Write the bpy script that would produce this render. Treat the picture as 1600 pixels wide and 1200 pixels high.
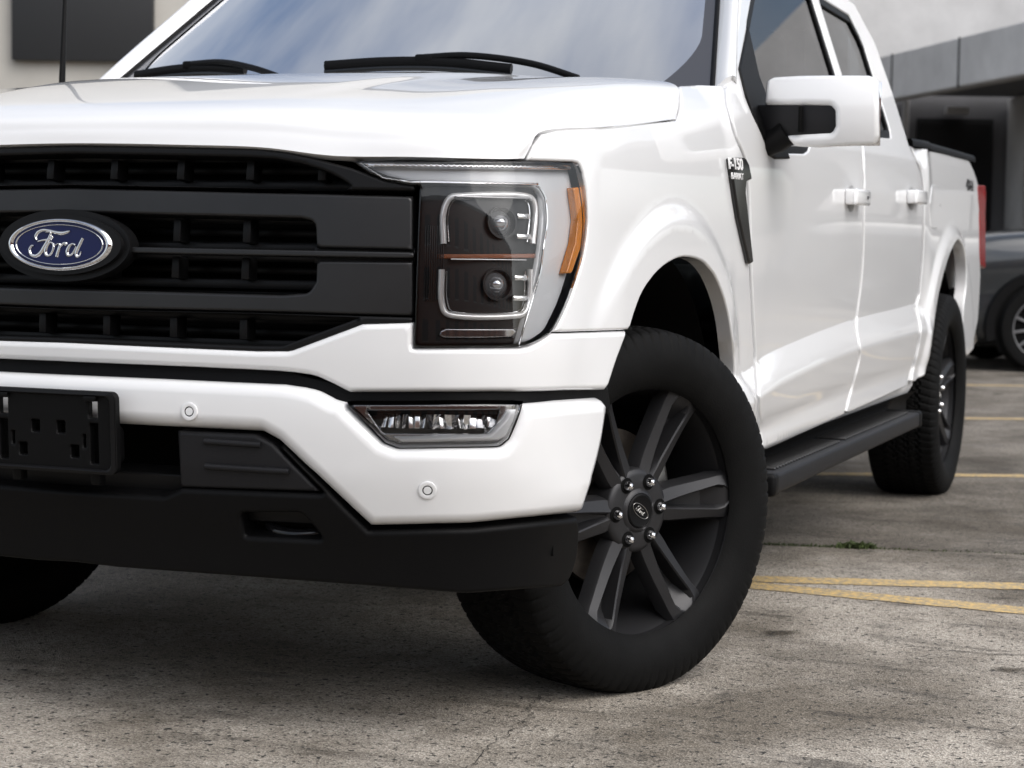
import bpy, bmesh, math, random
import numpy as np
from mathutils import Vector, Matrix
from mathutils.geometry import delaunay_2d_cdt
random.seed(4); rng = np.random.default_rng(4)
R = math.radians
scene = bpy.context.scene
for o in list(bpy.data.objects): bpy.data.objects.remove(o)

# ------------------------------------------------------------------ camera
cam_data = bpy.data.cameras.new('camera'); camera = bpy.data.objects.new('camera', cam_data)
scene.collection.objects.link(camera); scene.camera = camera
cam_data.sensor_width = 36; cam_data.lens = 36*3054/1600; cam_data.clip_start = .05; cam_data.clip_end = 2000
camera.matrix_world = (Matrix.Translation((2.204, -4.133, 1.004)) @ Matrix.Rotation(R(21.59), 4, 'Z')
                       @ Matrix.Rotation(R(90-4.2), 4, 'X') @ Matrix.Rotation(R(.816), 4, 'Z'))
cam_data.dof.use_dof = True; cam_data.dof.focus_distance = 3.95; cam_data.dof.aperture_fstop = 7.0

# ------------------------------------------------------------------ sky and sun (bright overcast)
SUN_EL, SUN_AZ = 50, 111          # elevation; compass angle of the sun, seen from above, from +Y towards +X
world = bpy.data.worlds.new('World'); scene.world = world; world.use_nodes = True
wn = world.node_tree; wn.nodes.clear()
sky = wn.nodes.new('ShaderNodeTexSky'); sky.sky_type = 'NISHITA'; sky.sun_disc = False
sky.sun_elevation = R(SUN_EL); sky.sun_rotation = R(SUN_AZ); sky.air_density = 1.0; sky.dust_density = 3.0; sky.ozone_density = 1.0
# broken cloud: pale grey cover with bluer gaps, the same all round
tcw = wn.nodes.new('ShaderNodeTexCoord'); cl = wn.nodes.new('ShaderNodeTexNoise'); cl.inputs['Scale'].default_value = 2.6; cl.inputs['Detail'].default_value = 6; cl.inputs['Roughness'].default_value = .55
rp = wn.nodes.new('ShaderNodeValToRGB'); rp.color_ramp.elements[0].position = .38; rp.color_ramp.elements[1].position = .62
gap_ = wn.nodes.new('ShaderNodeHueSaturation'); gap_.inputs['Saturation'].default_value = .95; gap_.inputs['Value'].default_value = .70
hs = wn.nodes.new('ShaderNodeHueSaturation'); hs.inputs['Saturation'].default_value = .18; hs.inputs['Value'].default_value = 1.22
mxw = wn.nodes.new('ShaderNodeMix'); mxw.data_type = 'RGBA'
bg = wn.nodes.new('ShaderNodeBackground'); bg.inputs['Strength'].default_value = .14
wo = wn.nodes.new('ShaderNodeOutputWorld')
for a_, b_ in ((tcw.outputs['Generated'], cl.inputs['Vector']), (cl.outputs[0], rp.inputs[0]), (sky.outputs[0], gap_.inputs['Color']), (sky.outputs[0], hs.inputs['Color']), (rp.outputs[0], mxw.inputs[0]), (gap_.outputs[0], mxw.inputs[6]), (hs.outputs[0], mxw.inputs[7]), (mxw.outputs[2], bg.inputs['Color']), (bg.outputs[0], wo.inputs['Surface'])): wn.links.new(a_, b_)
sd = bpy.data.lights.new('sun', 'SUN'); sd.energy = 1.2; sd.angle = R(75); sd.color = (1, .97, .93)
sun = bpy.data.objects.new('sun', sd); scene.collection.objects.link(sun)
_d = Vector((math.sin(R(SUN_AZ))*math.cos(R(SUN_EL)), math.cos(R(SUN_AZ))*math.cos(R(SUN_EL)), math.sin(R(SUN_EL))))
sun.rotation_euler = _d.to_track_quat('Z', 'Y').to_euler()
scene.view_settings.view_transform = 'Standard'; scene.view_settings.look = 'None'
scene.view_settings.exposure = 0.64; scene.view_settings.gamma = 1
scene.render.engine = 'CYCLES'; scene.cycles.use_denoising = True
scene.cycles.max_bounces = 10; scene.cycles.transparent_max_bounces = 12
scene.cycles.sample_clamp_indirect = 6; scene.cycles.caustics_reflective = False; scene.cycles.caustics_refractive = False
# ---- reference surfaces of the truck body (metres; x to its left side, y to its rear, z up)
def pchip(xs, ys):
    xs = np.asarray(xs, float); ys = np.asarray(ys, float)
    h = np.diff(xs); d = np.diff(ys)/h; m = np.zeros(len(xs))
    for i in range(1, len(xs)-1):
        if d[i-1]*d[i] > 0:
            w1 = 2*h[i]+h[i-1]; w2 = h[i]+2*h[i-1]
            m[i] = (w1+w2)/(w1/d[i-1]+w2/d[i])
    m[0] = d[0]; m[-1] = d[-1]
    def f(x):
        x = np.clip(np.asarray(x, float), xs[0], xs[-1])
        i = np.clip(np.searchsorted(xs, x)-1, 0, len(xs)-2)
        t = (x-xs[i])/h[i]
        return ((1+2*t)*(1-t)**2*ys[i] + t*(1-t)**2*h[i]*m[i] + t*t*(3-2*t)*ys[i+1] + t*t*(t-1)*h[i]*m[i+1])
    return f
def catmull(pts, n=24):
    P = np.asarray(pts, float); P = np.vstack([2*P[0]-P[1], P, 2*P[-1]-P[-2]]); out = []
    for i in range(1, len(P)-2):
        p0, p1, p2, p3 = P[i-1:i+3]
        t0 = 0; t1 = np.linalg.norm(p1-p0)**.5; t2 = t1+np.linalg.norm(p2-p1)**.5; t3 = t2+np.linalg.norm(p3-p2)**.5
        for t in np.linspace(t1, t2, n, endpoint=False):
            a1 = (t1-t)/(t1-t0)*p0+(t-t0)/(t1-t0)*p1; a2 = (t2-t)/(t2-t1)*p1+(t-t1)/(t2-t1)*p2; a3 = (t3-t)/(t3-t2)*p2+(t-t2)/(t3-t2)*p3
            b1 = (t2-t)/(t2-t0)*a1+(t-t0)/(t2-t0)*a2; b2 = (t3-t)/(t3-t1)*a2+(t-t1)/(t3-t1)*a3
            out.append((t2-t)/(t2-t1)*b1+(t-t1)/(t2-t1)*b2)
    out.append(P[-2]); return np.array(out)
def sstep(x, a, b):
    t = np.clip((np.asarray(x, float)-a)/(b-a), 0, 1); return t*t*(3-2*t)
PLAN = catmull([(0,-.93),(.25,-.924),(.48,-.905),(.66,-.872),(.78,-.83),(.862,-.765),(.914,-.68),(.941,-.58),(.955,-.45),(.963,-.25),(.967,0),(.969,.5),(.970,1.2),(.970,2.2),(.970,3.2),(.967,4.0),(.960,4.55),(.950,4.95)])
_sl = np.concatenate([[0], np.cumsum(np.linalg.norm(np.diff(PLAN, axis=0), axis=1))])
_tan = np.gradient(PLAN, _sl, axis=0); _tan[0] = (1, 0)
def plan(s):
    a = np.abs(s); sg = np.where(np.asarray(s) < 0, -1., 1.)
    x = np.interp(a, _sl, PLAN[:,0]); y = np.interp(a, _sl, PLAN[:,1])
    tx = np.interp(a, _sl, _tan[:,0]); ty = np.interp(a, _sl, _tan[:,1]); l = np.hypot(tx, ty)
    return sg*x, y, sg*ty/l, -tx/l
def s_at_y(y):
    i = np.searchsorted(PLAN[:,1], y); return float(np.interp(y, PLAN[:,1], _sl))
_upper = pchip([.70,1.05,1.16,1.24,1.30,1.34,1.40,1.95], [0,0,0,-.005,-.016,-.032,-.052,-.240])
_zc = pchip([.25,.60,.70,.80,1.1,1.93,2.6,3.0,3.08,3.20], [.680,.684,.696,.714,.735,.774,.787,.795,.785,.730])   # crease above the shelf
_zr = pchip([.25,.60,.87,1.86,2.9,3.2], [.605,.615,.639,.682,.692,.680])                                       # ridge under it
_low = pchip([0,.32,.55,.75,1.], [.016,.004,-.008,-.004,-.050])
def _door(z, y):
    zc, zr = _zc(y), _zr(y); z = np.asarray(z, float)+0*zc
    up = -.020*(1-np.clip((z-zc)/.38, 0, 1))**2+_upper(z)
    t = np.clip((zc-z)/np.maximum(zc-zr, .02), 0, 1); sh = -.020+.036*(1.25*t-.25*t**5)
    lo = _low(np.clip((zr-z)/np.maximum(zr-.44, .02), 0, 1))
    return np.where(z > zc, up, np.where(z > zr, sh, lo))
_fend = pchip([.38,.50,.62,.75,.95,1.05,1.16,1.22,1.27,1.32,1.36,1.40,1.95], [-.03,-.012,0,0,0,0,-.004,-.010,-.020,-.036,-.060,-.10,-.24])
FW = (-.05, .425); RW = (3.683, .425)
def side_off(s, z):
    x, y, nx, ny = plan(s)
    w = sstep(y, .36, .46)*(1-sstep(y, 3.06, 3.22))
    w = np.maximum(w, sstep(z, 1.29, 1.36)*sstep(y, .28, .46)*(1-sstep(y, 3.06, 3.25)))
    o = _door(z, y)*w + _fend(z)*(1-w)
    # upper body of the bed stays upright
    o = o + sstep(y, 3.0, 3.1)*np.where(np.asarray(z) > 1.16, (0.-_fend(z))*.55, 0)
    for cy, cz in (FW, RW):
        d = np.hypot(np.asarray(y)-cy, np.asarray(z)-cz)
        o = o + .014*(1-sstep(d, .612, .675))*sstep(y, -.62, -.40)
    return o
_fz = pchip([.30,.42,.50,.58,.66,.72,.78,.86,.95,1.05,1.14,1.20,1.30], [-.045,-.020,.004,.020,.024,.020,.006,.0,-.004,-.012,-.022,-.030,-.06])
_ff = pchip([.68,.80,.86,.95,1.05,1.14,1.20,1.30], [.000,.008,.006,.0,-.010,-.022,-.030,-.06])
def front_off(s, z):      # grille, headlamps, upper bumper cap
    x, y, nx, ny = plan(s); w = sstep(y, -.66, -.50)
    return (1-w)*_ff(z) + w*side_off(s, z)
def bump_off(s, z):       # bumper and valance
    x, y, nx, ny = plan(s); w = sstep(y, -.80, -.60)
    return (1-w)*_fz(z) + w*np.minimum(_fz(z), .012)
def shell(s, z, off, extra=0.):
    x, y, nx, ny = plan(s); o = off(s, z)+extra
    return np.stack([x+nx*o, y+ny*o, np.asarray(z, float)+0*x], -1)
# ---- measured outlines on the body surface: (distance round the body from the nose, height), metres
O = {
 'fender': [(0.9499,1.154),(0.9729,1.183),(1,1.205),(1.051,1.214),(1.081,1.217),(1.187,1.224),(1.228,1.227),(1.528,1.257),(1.69,1.272),(1.743,1.3),(1.802,1.345),(1.81,1.352),(1.814,1.354),(1.824,1.358),(1.849,1.362),(2.009,1.377),(2.127,1.382),(2.135,1.381),(2.14,1.38),(2.141,1.379),(2.141,1.377),(2.117,1.333),(2.109,1.308),(2.109,1.296),(2.11,1.284),(2.113,1.273),(2.118,1.262),(2.125,1.252),(2.135,1.243),(2.162,1.226),(2.174,1.216),(2.184,1.206),(2.191,1.195),(2.196,1.183),(2.2,1.171),(2.22,1.104),(2.237,1.012),(2.244,0.98),(2.253,0.9505),(2.262,0.9267),(2.282,0.8807),(2.293,0.8583),(2.317,0.814),(2.341,0.7747),(2.381,0.7167),(2.393,0.6971),(2.292,0.6291),(2.314,0.59),(2.352,0.5575),(2.401,0.5236),(2.395,0.4947),(2.543,0.4488),(2.137,0.4848),(2.151,0.5177),(2.112,0.5559),(2.088,0.6074),(2.088,0.6229),(2.093,0.638),(2.105,0.6524),(2.158,0.6791),(2.155,0.6939),(2.136,0.724),(2.122,0.7391),(2.074,0.769),(2.061,0.7815),(2.051,0.7936),(2.035,0.8169),(2.018,0.8394),(1.998,0.8598),(1.988,0.8698),(1.964,0.8888),(1.928,0.9132),(1.902,0.9275),(1.888,0.9341),(1.86,0.9449),(1.819,0.9575),(1.789,0.9639),(1.744,0.9696),(1.699,0.9727),(1.652,0.9738),(1.614,0.9717),(1.583,0.9682),(1.539,0.9609),(1.509,0.9545),(1.468,0.943),(1.441,0.9333),(1.4,0.9154),(1.377,0.9027),(1.358,0.8894),(1.343,0.8756),(1.324,0.8562),(1.302,0.828),(0.9927,0.8335),(1.005,0.8386),(1.052,0.8944),(1.07,0.9187),(1.083,0.9365),(1.095,0.9561),(1.106,0.976),(1.11,0.9859),(1.117,1.005),(1.119,1.015),(1.123,1.034),(1.124,1.044),(1.124,1.065),(1.121,1.105),(1.113,1.138),(1.105,1.151),(1.1,1.154),(1.085,1.156)],
 'cap': [(0,0.7944),(0.4172,0.7906),(0.4787,0.7925),(0.4898,0.795),(0.6221,0.8464),(0.7168,0.851),(0.7175,0.804),(0.8247,0.8059),(0.9169,0.8057),(0.9393,0.8089),(0.9602,0.8168),(0.991,0.8311),(1.232,0.8271),(1.298,0.8255),(1.298,0.8242),(1.271,0.7985),(1.247,0.7724),(1.232,0.7526),(1.205,0.7121),(1.041,0.7193),(0.8603,0.7228),(0.7523,0.7223),(0.5993,0.7182),(0.5956,0.7192),(0.5673,0.7328),(0.5372,0.7453),(0.521,0.7492),(0.4889,0.7525),(0.4504,0.7544),(0.2847,0.7562),(0,0.7564)],
 'bumper': [(0,0.7374),(0.2227,0.7376),(0.4721,0.7355),(0.5107,0.7306),(0.5289,0.7267),(0.5367,0.7241),(0.5726,0.7069),(0.5956,0.7017),(0.5969,0.6998),(0.5971,0.6959),(0.6664,0.6317),(0.6899,0.6237),(0.694,0.623),(0.7832,0.6257),(0.872,0.6258),(0.8779,0.6268),(0.8814,0.6286),(0.8926,0.6383),(0.9058,0.6652),(0.9164,0.691),(0.9214,0.7001),(0.9238,0.7014),(1.028,0.7013),(1.185,0.6967),(1.193,0.6959),(1.199,0.694),(1.204,0.6912),(1.215,0.6823),(1.203,0.645),(1.195,0.6212),(1.188,0.6044),(1.172,0.5742),(1.151,0.5406),(1.146,0.5298),(1.142,0.5097),(1.138,0.4903),(1.135,0.4705),(1.123,0.4668),(1.031,0.4723),(0.9946,0.4735),(0.934,0.4739),(0.8821,0.4723),(0.8347,0.4693),(0.7613,0.468),(0.6376,0.4615),(0.6344,0.4633),(0.5347,0.56),(0.4647,0.6226),(0.4598,0.6259),(0.4308,0.64),(0.4262,0.6407),(0.1805,0.6411),(0,0.64)],
 'gapstrip': [(0,0.768),(0.4044,0.7658),(0.5935,0.7301),(0.783,0.7304),(0.8556,0.7319),(0.9378,0.7317),(1.048,0.7287),(1.268,0.7185),(1.289,0.6653),(1.162,0.6712),(1.014,0.6762),(0.912,0.6767),(0.8376,0.6797),(0.7694,0.681),(0.5891,0.6802),(0.5129,0.7135),(0.4096,0.722),(0,0.7227)],
 'fog': [(0.5982,0.6971),(0.7893,0.7019),(0.8515,0.7019),(0.9194,0.7003),(0.9046,0.6665),(0.8914,0.6396),(0.8809,0.6312),(0.8768,0.6289),(0.872,0.6282),(0.7838,0.6278),(0.6952,0.6248),(0.6911,0.6255),(0.6687,0.633),(0.6346,0.6652)],
 'foginner': [(0.6321,0.6862),(0.7658,0.6897),(0.8813,0.6896),(0.8732,0.6635),(0.856,0.6479),(0.8525,0.6464),(0.8498,0.6461),(0.7797,0.6469),(0.6648,0.6455),(0.6616,0.6473)],
 'fogstrip': [(0.6808,0.6404),(0.7673,0.6439),(0.8563,0.6457),(0.8615,0.6488),(0.8862,0.6732),(0.898,0.6906),(0.9141,0.6913),(0.9071,0.6665),(0.8926,0.6423),(0.8894,0.6395),(0.8767,0.6332),(0.7875,0.6323),(0.7017,0.6291),(0.6974,0.6304)],
 'valance': [(0,0.503),(0.22,0.5044),(0.2617,0.522),(0.4062,0.5242),(0.544,0.5252),(0.5488,0.5286),(0.5491,0.53),(0.5482,0.5316),(0.5167,0.5641),(0.4675,0.6121),(0.4726,0.6172),(0.5373,0.5546),(0.6312,0.4567),(0.7454,0.4626),(0.7907,0.4641),(0.8367,0.4645),(0.8849,0.4675),(0.9382,0.469),(1,0.4685),(1.038,0.4672),(1.131,0.4614),(1.153,0.434),(1.161,0.4154),(1.167,0.397),(1.17,0.3881),(1.171,0.3795),(1.171,0.3716),(1.169,0.3641),(1.161,0.3351),(1.131,0.3243),(1.125,0.3236),(1.026,0.3329),(0.9861,0.3354),(0.9202,0.338),(0.8899,0.3382),(0.8333,0.3372),(0.738,0.3442),(0.6155,0.3491),(0.4962,0.3517),(0.3979,0.3528),(0.2472,0.3529),(0.089,0.3517),(0,0.3544),(0,0.3551)],
 'insert': [(0.2551,0.6344),(0.4144,0.6347),(0.4191,0.6339),(0.4495,0.6197),(0.4532,0.6174),(0.5078,0.5648),(0.5422,0.5295),(0.4256,0.5277),(0.2548,0.5238),(0.2564,0.5519),(0.2568,0.5796)],
 'towpocket': [(0.3791,0.4691),(0.3801,0.4759),(0.3842,0.4801),(0.3873,0.4813),(0.4926,0.4872),(0.5,0.4866),(0.5063,0.4838),(0.5114,0.4789),(0.5342,0.4481),(0.5366,0.4441),(0.5376,0.441),(0.537,0.4385),(0.5351,0.4367),(0.5266,0.4352),(0.3868,0.4343),(0.3829,0.436),(0.3808,0.4395)],
 'grillebars': [(0,1.094),(0.4013,1.087),(0.7101,1.083),(0.7165,0.8624),(0.4115,0.8642),(0,0.862)],
 'grillehole': [(0,1.046),(0.4946,1.04),(0.5136,1.036),(0.517,1.034),(0.5218,1.029),(0.5239,1.021),(0.5273,0.9854),(0.7091,0.984),(0.7096,0.9628),(0.5282,0.9618),(0.5283,0.9226),(0.5203,0.9095),(0.5163,0.9047),(0.5112,0.9016),(0.5049,0.9001),(0.462,0.8964),(0,0.8985)],
 'surround': [(0,1.176),(0.3988,1.169),(0.4579,1.163),(0.5097,1.153),(0.5924,1.134),(0.6554,1.112),(0.714,1.103),(0.7143,1.093),(0.4201,1.095),(0,1.099)],
 'surroundhole': [(0,1.16),(0.3865,1.153),(0.4391,1.15),(0.4939,1.141),(0.5309,1.131),(0.5476,1.125),(0.562,1.119),(0.5915,1.102),(0.582,1.093),(0,1.102)],
 'surroundlow': [(0,0.8591),(0.4134,0.862),(0.7159,0.8602),(0.716,0.8496),(0.6215,0.8454),(0.4855,0.7927),(0.4779,0.7909),(0.4146,0.7897),(0,0.7921)],
 'surroundlowhole': [(0,0.8578),(0.4134,0.8608),(0.614,0.8571),(0.468,0.8021),(0.4644,0.8013),(0.4146,0.7998),(0,0.8033)],
 'midbar': [(0,0.9821),(0.7152,0.9794),(0.7154,0.9694),(0.279,0.9698),(0,0.9716)],
 'lens': [(0.5917,1.147),(0.7783,1.147),(0.9448,1.152),(1.081,1.154),(1.096,1.152),(1.1,1.151),(1.103,1.148),(1.111,1.136),(1.118,1.103),(1.121,1.074),(1.122,1.054),(1.121,1.034),(1.117,1.015),(1.111,0.9966),(1.104,0.9775),(1.093,0.958),(1.074,0.9296),(1.056,0.9043),(1.037,0.8803),(0.9996,0.8375),(0.9893,0.8305),(0.9647,0.8198),(0.953,0.8155),(0.9393,0.8113),(0.9169,0.8075),(0.8257,0.8077),(0.7198,0.8058),(0.7243,1.103),(0.7046,1.103),(0.6626,1.111),(0.6249,1.125)],
 'bezel': [(0.7218,1.102),(0.9901,1.107),(0.9964,1.105),(1.001,1.103),(1.015,1.086),(1.016,1.081),(1.015,1.042),(0.999,0.9935),(0.9859,0.9452),(0.9548,0.8774),(0.928,0.8099),(0.8181,0.8095),(0.7183,0.8072)],
 'drl': [(0.5944,1.144),(0.8392,1.145),(0.9589,1.147),(1.107,1.151),(1.114,1.15),(1.12,1.148),(1.123,1.146),(1.139,1.125),(1.141,1.071),(1.143,1.044),(1.127,0.9881),(1.059,0.8779),(1.035,0.8571),(1.014,0.8363),(0.9734,0.8142),(0.9254,0.8104),(0.9423,0.8564),(0.9778,0.9454),(0.9938,0.9944),(1.003,1.028),(1.006,1.042),(1.008,1.051),(1.008,1.059),(1.007,1.09),(0.9984,1.099),(0.991,1.104),(0.9806,1.105),(0.8558,1.105),(0.7013,1.107),(0.6575,1.116),(0.6231,1.128)],
 'drltop': [(0.5996,1.144),(0.839,1.144),(0.9523,1.146),(1.096,1.15),(1.097,1.141),(0.865,1.136),(0.7639,1.135),(0.6225,1.136)],
 'drllow': [(0.6054,1.141),(0.6117,1.142),(0.654,1.118),(0.703,1.112),(0.8453,1.111),(0.9879,1.113),(0.9875,1.109),(0.8452,1.107),(0.7032,1.107),(0.6503,1.115)],
 'amber': [(1.092,1.107),(1.12,1.11),(1.125,1.066),(1.128,1.044),(1.112,0.9945),(1.093,0.9686),(1.074,0.9429),(1.053,0.943),(1.089,1),(1.101,1.044),(1.096,1.075)],
 'ucl': [(0.7715,0.9959),(0.7708,1.056),(0.785,1.081),(0.8123,1.085),(0.9568,1.088),(0.9822,1.081),(0.9873,1.06),(0.974,0.9981)],
 'lcl': [(0.768,0.9486),(0.7687,0.8906),(0.777,0.8694),(0.7984,0.8636),(0.9233,0.8636),(0.9464,0.8694),(0.9572,0.8886),(0.9653,0.9499)],
 'amberbar': [(0.7581,0.9768),(0.9879,0.98),(0.9873,0.9716),(0.7582,0.9685)],
 'lowbar': [(0.7693,0.8409),(0.9319,0.8408),(0.9253,0.8217),(0.7749,0.8208),(0.7617,0.8266)],
 'proj': [(0.8979,1.037),(0.8843,0.922)],
 'plate': [(-0.1202,0.7084),(0.1352,0.711),(0.1418,0.7097),(0.1579,0.6977),(0.1599,0.6951),(0.1613,0.6906),(0.1625,0.6674),(0.1628,0.6208),(0.1618,0.5738),(0.1608,0.5697),(0.1584,0.5659),(0.1486,0.5551),(0.1435,0.5524),(0.1396,0.552),(-0.1243,0.5572),(-0.1217,0.5829),(-0.119,0.6335),(-0.1184,0.6586)],
 'sensors': [(0.2887,0.674),(0.7475,0.5426)],
 'badge': [(0.0138,0.9828)],
 'door': [(2.193,1.382),(2.184,1.382),(2.176,1.379),(2.135,1.334),(2.125,1.309),(2.124,1.297),(2.127,1.285),(2.13,1.274),(2.136,1.262),(2.146,1.253),(2.158,1.244),(2.186,1.227),(2.198,1.217),(2.208,1.208),(2.215,1.196),(2.22,1.184),(2.224,1.172),(2.244,1.105),(2.262,1.012),(2.269,0.9799),(2.278,0.9503),(2.287,0.9264),(2.308,0.8802),(2.319,0.8576),(2.344,0.8131),(2.368,0.7736),(2.395,0.7348),(2.409,0.7153),(2.41,0.6963),(2.361,0.6617),(2.317,0.6275),(2.35,0.5872),(2.4,0.5501),(2.433,0.5141),(2.436,0.4808),(2.448,0.4766),(2.486,0.4692),(2.522,0.4651),(2.535,0.4648),(2.874,0.4744),(3.421,0.4874),(3.426,0.4884),(3.427,0.4893),(3.426,0.4915),(3.467,0.5229),(3.517,0.554),(3.523,0.5709),(3.52,0.589),(3.522,0.6068),(3.534,0.6391),(3.535,0.6526),(3.533,0.6648),(3.531,0.6701),(3.527,0.6753),(3.522,0.681),(3.521,0.687),(3.522,0.6967),(3.527,0.7074),(3.535,0.7186),(3.545,0.7297),(3.557,0.7402),(3.571,0.7494),(3.593,0.76),(3.63,0.7745),(3.628,0.7936),(3.629,0.8078),(3.635,0.8554),(3.636,0.8712),(3.636,0.9194),(3.633,0.9531),(3.631,0.9711),(3.626,0.9963),(3.609,1.08),(3.604,1.107),(3.602,1.13),(3.599,1.166),(3.6,1.177),(3.604,1.199),(3.607,1.243),(3.63,1.289),(3.705,1.372),(3.657,1.55),(3.662,1.83),(3.632,1.85),(2.982,1.85),(2.802,1.79),(2.542,1.6)],
 'reardoor': [(3.73,1.374),(3.697,1.332),(3.661,1.29),(3.637,1.244),(3.634,1.2),(3.629,1.177),(3.629,1.167),(3.631,1.13),(3.634,1.107),(3.638,1.081),(3.656,0.9963),(3.661,0.9711),(3.663,0.9529),(3.666,0.9191),(3.667,0.8706),(3.666,0.8548),(3.66,0.807),(3.659,0.7927),(3.66,0.7801),(3.656,0.7737),(3.619,0.7591),(3.596,0.7485),(3.582,0.7392),(3.57,0.7287),(3.56,0.7176),(3.553,0.7063),(3.55,0.6955),(3.549,0.6857),(3.552,0.6795),(3.558,0.6739),(3.561,0.6686),(3.564,0.6633),(3.566,0.651),(3.564,0.6374),(3.553,0.605),(3.552,0.587),(3.554,0.5688),(3.547,0.5521),(3.462,0.5036),(3.458,0.4991),(3.462,0.4953),(3.473,0.4922),(3.488,0.4901),(3.508,0.489),(3.53,0.489),(3.866,0.4972),(4.467,0.51),(4.483,0.512),(4.489,0.5143),(4.561,0.5694),(4.559,0.5852),(4.557,0.6013),(4.561,0.617),(4.567,0.6322),(4.572,0.647),(4.573,0.6611),(4.572,0.6715),(4.569,0.6812),(4.564,0.6907),(4.567,0.6998),(4.574,0.7088),(4.594,0.7287),(4.603,0.7396),(4.626,0.7734),(4.636,0.7846),(4.677,0.7972),(4.705,0.8293),(4.702,0.8524),(4.697,0.9445),(4.694,0.9689),(4.688,0.9994),(4.666,1.099),(4.656,1.153),(4.654,1.164),(4.654,1.201),(4.648,1.231),(4.641,1.251),(4.636,1.262),(4.631,1.271),(4.623,1.28),(4.614,1.288),(4.592,1.303),(4.585,1.311),(4.584,1.319),(4.565,1.368),(4.562,1.55),(4.522,1.72),(4.342,1.84),(3.702,1.85),(3.672,1.83),(3.667,1.55)],
 'bed': [(4.618,1.362),(4.758,1.357),(5.198,1.366),(5.878,1.373),(5.908,1.373),(5.919,1.372),(5.931,1.369),(5.934,1.367),(6.019,1.323),(6.097,1.275),(6.091,1.216),(6.123,1.158),(6.122,1.094),(6.138,1.03),(6.16,0.9657),(6.202,0.8824),(6.187,0.7716),(6.164,0.689),(6.093,0.6362),(6.037,0.5836),(5.813,0.5513),(5.687,0.5761),(5.615,0.6683),(5.616,0.7293),(5.618,0.7443),(5.622,0.7593),(5.629,0.7735),(5.639,0.7874),(5.662,0.8152),(5.67,0.8295),(5.675,0.8442),(5.677,0.8613),(5.676,0.8793),(5.673,0.8975),(5.667,0.9155),(5.657,0.9328),(5.644,0.9489),(5.631,0.9612),(5.617,0.9735),(5.6,0.9852),(5.581,0.9961),(5.559,1.006),(5.534,1.014),(5.516,1.018),(5.475,1.026),(5.453,1.029),(5.432,1.03),(5.412,1.031),(5.385,1.028),(5.358,1.023),(5.332,1.016),(5.306,1.008),(5.231,0.9799),(5.206,0.9687),(5.16,0.9446),(5.092,0.9043),(5.045,0.8724),(5.004,0.84),(4.986,0.8243),(4.97,0.8096),(4.957,0.7949),(4.945,0.7803),(4.914,0.7374),(4.906,0.7242),(4.892,0.6982),(4.883,0.6856),(4.87,0.6732),(4.855,0.661),(4.839,0.6497),(4.827,0.6383),(4.819,0.6269),(4.813,0.6154),(4.81,0.6037),(4.813,0.5917),(4.782,0.5341),(4.666,0.5183),(4.634,0.517),(4.609,0.5172),(4.593,0.5188),(4.585,0.5218),(4.585,0.5263),(4.592,0.5322),(4.63,0.5656),(4.628,0.5815),(4.622,0.5979),(4.622,0.614),(4.625,0.6295),(4.628,0.6445),(4.627,0.6588),(4.622,0.6791),(4.618,0.6886),(4.618,0.6979),(4.625,0.7069),(4.644,0.727),(4.653,0.738),(4.676,0.772),(4.685,0.7833),(4.728,0.7961),(4.754,0.8283),(4.751,0.8516),(4.75,0.8745),(4.748,0.9442),(4.745,0.9688),(4.74,0.9995),(4.719,1.099),(4.709,1.154),(4.705,1.165),(4.704,1.202),(4.699,1.232),(4.69,1.263),(4.685,1.273),(4.678,1.282),(4.669,1.29),(4.648,1.306),(4.643,1.313),(4.641,1.322)],
 'taillight': [(6.069,1.259),(6.071,1.262),(6.077,1.264),(6.088,1.266),(6.12,1.269),(6.335,1.274),(6.308,1.221),(6.3,1.169),(6.311,1.117),(6.311,1.065),(6.324,1.014),(6.352,0.9089),(6.189,0.9269),(6.147,0.9658),(6.125,1.03),(6.109,1.094),(6.11,1.158),(6.074,1.208)],
 'emblem': [(2.038,1.201),(2.039,1.203),(2.04,1.204),(2.051,1.207),(2.152,1.211),(2.164,1.209),(2.186,1.197),(2.211,1.164),(2.211,1.161),(2.204,1.159),(2.162,1.153),(2.158,1.129),(2.2,1.046),(2.232,0.9896),(2.249,0.9613),(2.249,0.9595),(2.246,0.958),(2.241,0.9569),(2.222,0.9542),(2.215,0.955),(2.209,0.9576),(2.152,1.012),(2.099,1.066),(2.071,1.111),(2.058,1.141),(2.046,1.171)],
 'emblemtext': [(2.018,1.192),(2.136,1.186),(2.035,1.166),(2.124,1.164)],
 'handles': [(3.469,1.148),(4.479,1.174)],
 'fueldoor': [(4.848,1.224),(4.856,1.227),(4.868,1.23),(4.898,1.234),(4.915,1.234),(4.99,1.233),(4.999,1.232),(5.012,1.23),(5.016,1.229),(5.018,1.227),(5.065,1.162),(4.99,1.076),(4.987,1.074),(4.975,1.071),(4.943,1.069),(4.873,1.07),(4.861,1.071),(4.845,1.073),(4.84,1.075),(4.837,1.078),(4.788,1.156)],
 'decal': [(5.71,1.273),(5.973,1.271),(5.951,1.222),(5.71,1.234)],
 'frontsideglass': [(2.453,1.528),(2.293,1.401),(2.286,1.321),(2.471,1.225),(2.885,1.249),(2.941,1.266)],
 'rearside': [(4.253,1.692),(4.267,1.414),(4.235,1.364),(3.896,1.338),(4.395,1.706),(4.53,1.719),(4.587,1.374)],
 'hoodfront': [(-0.0107,1.18),(0.253,1.176),(0.4135,1.171),(0.5551,1.156),(0.7032,1.155),(0.8234,1.154),(0.906,1.155),(0.9436,1.157)],
 'hoodseam': [(0.9436,1.157),(0.9622,1.18),(0.9871,1.206),(1.048,1.217),(1.18,1.227),(1.379,1.245),(1.575,1.264),(1.678,1.274)],
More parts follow.
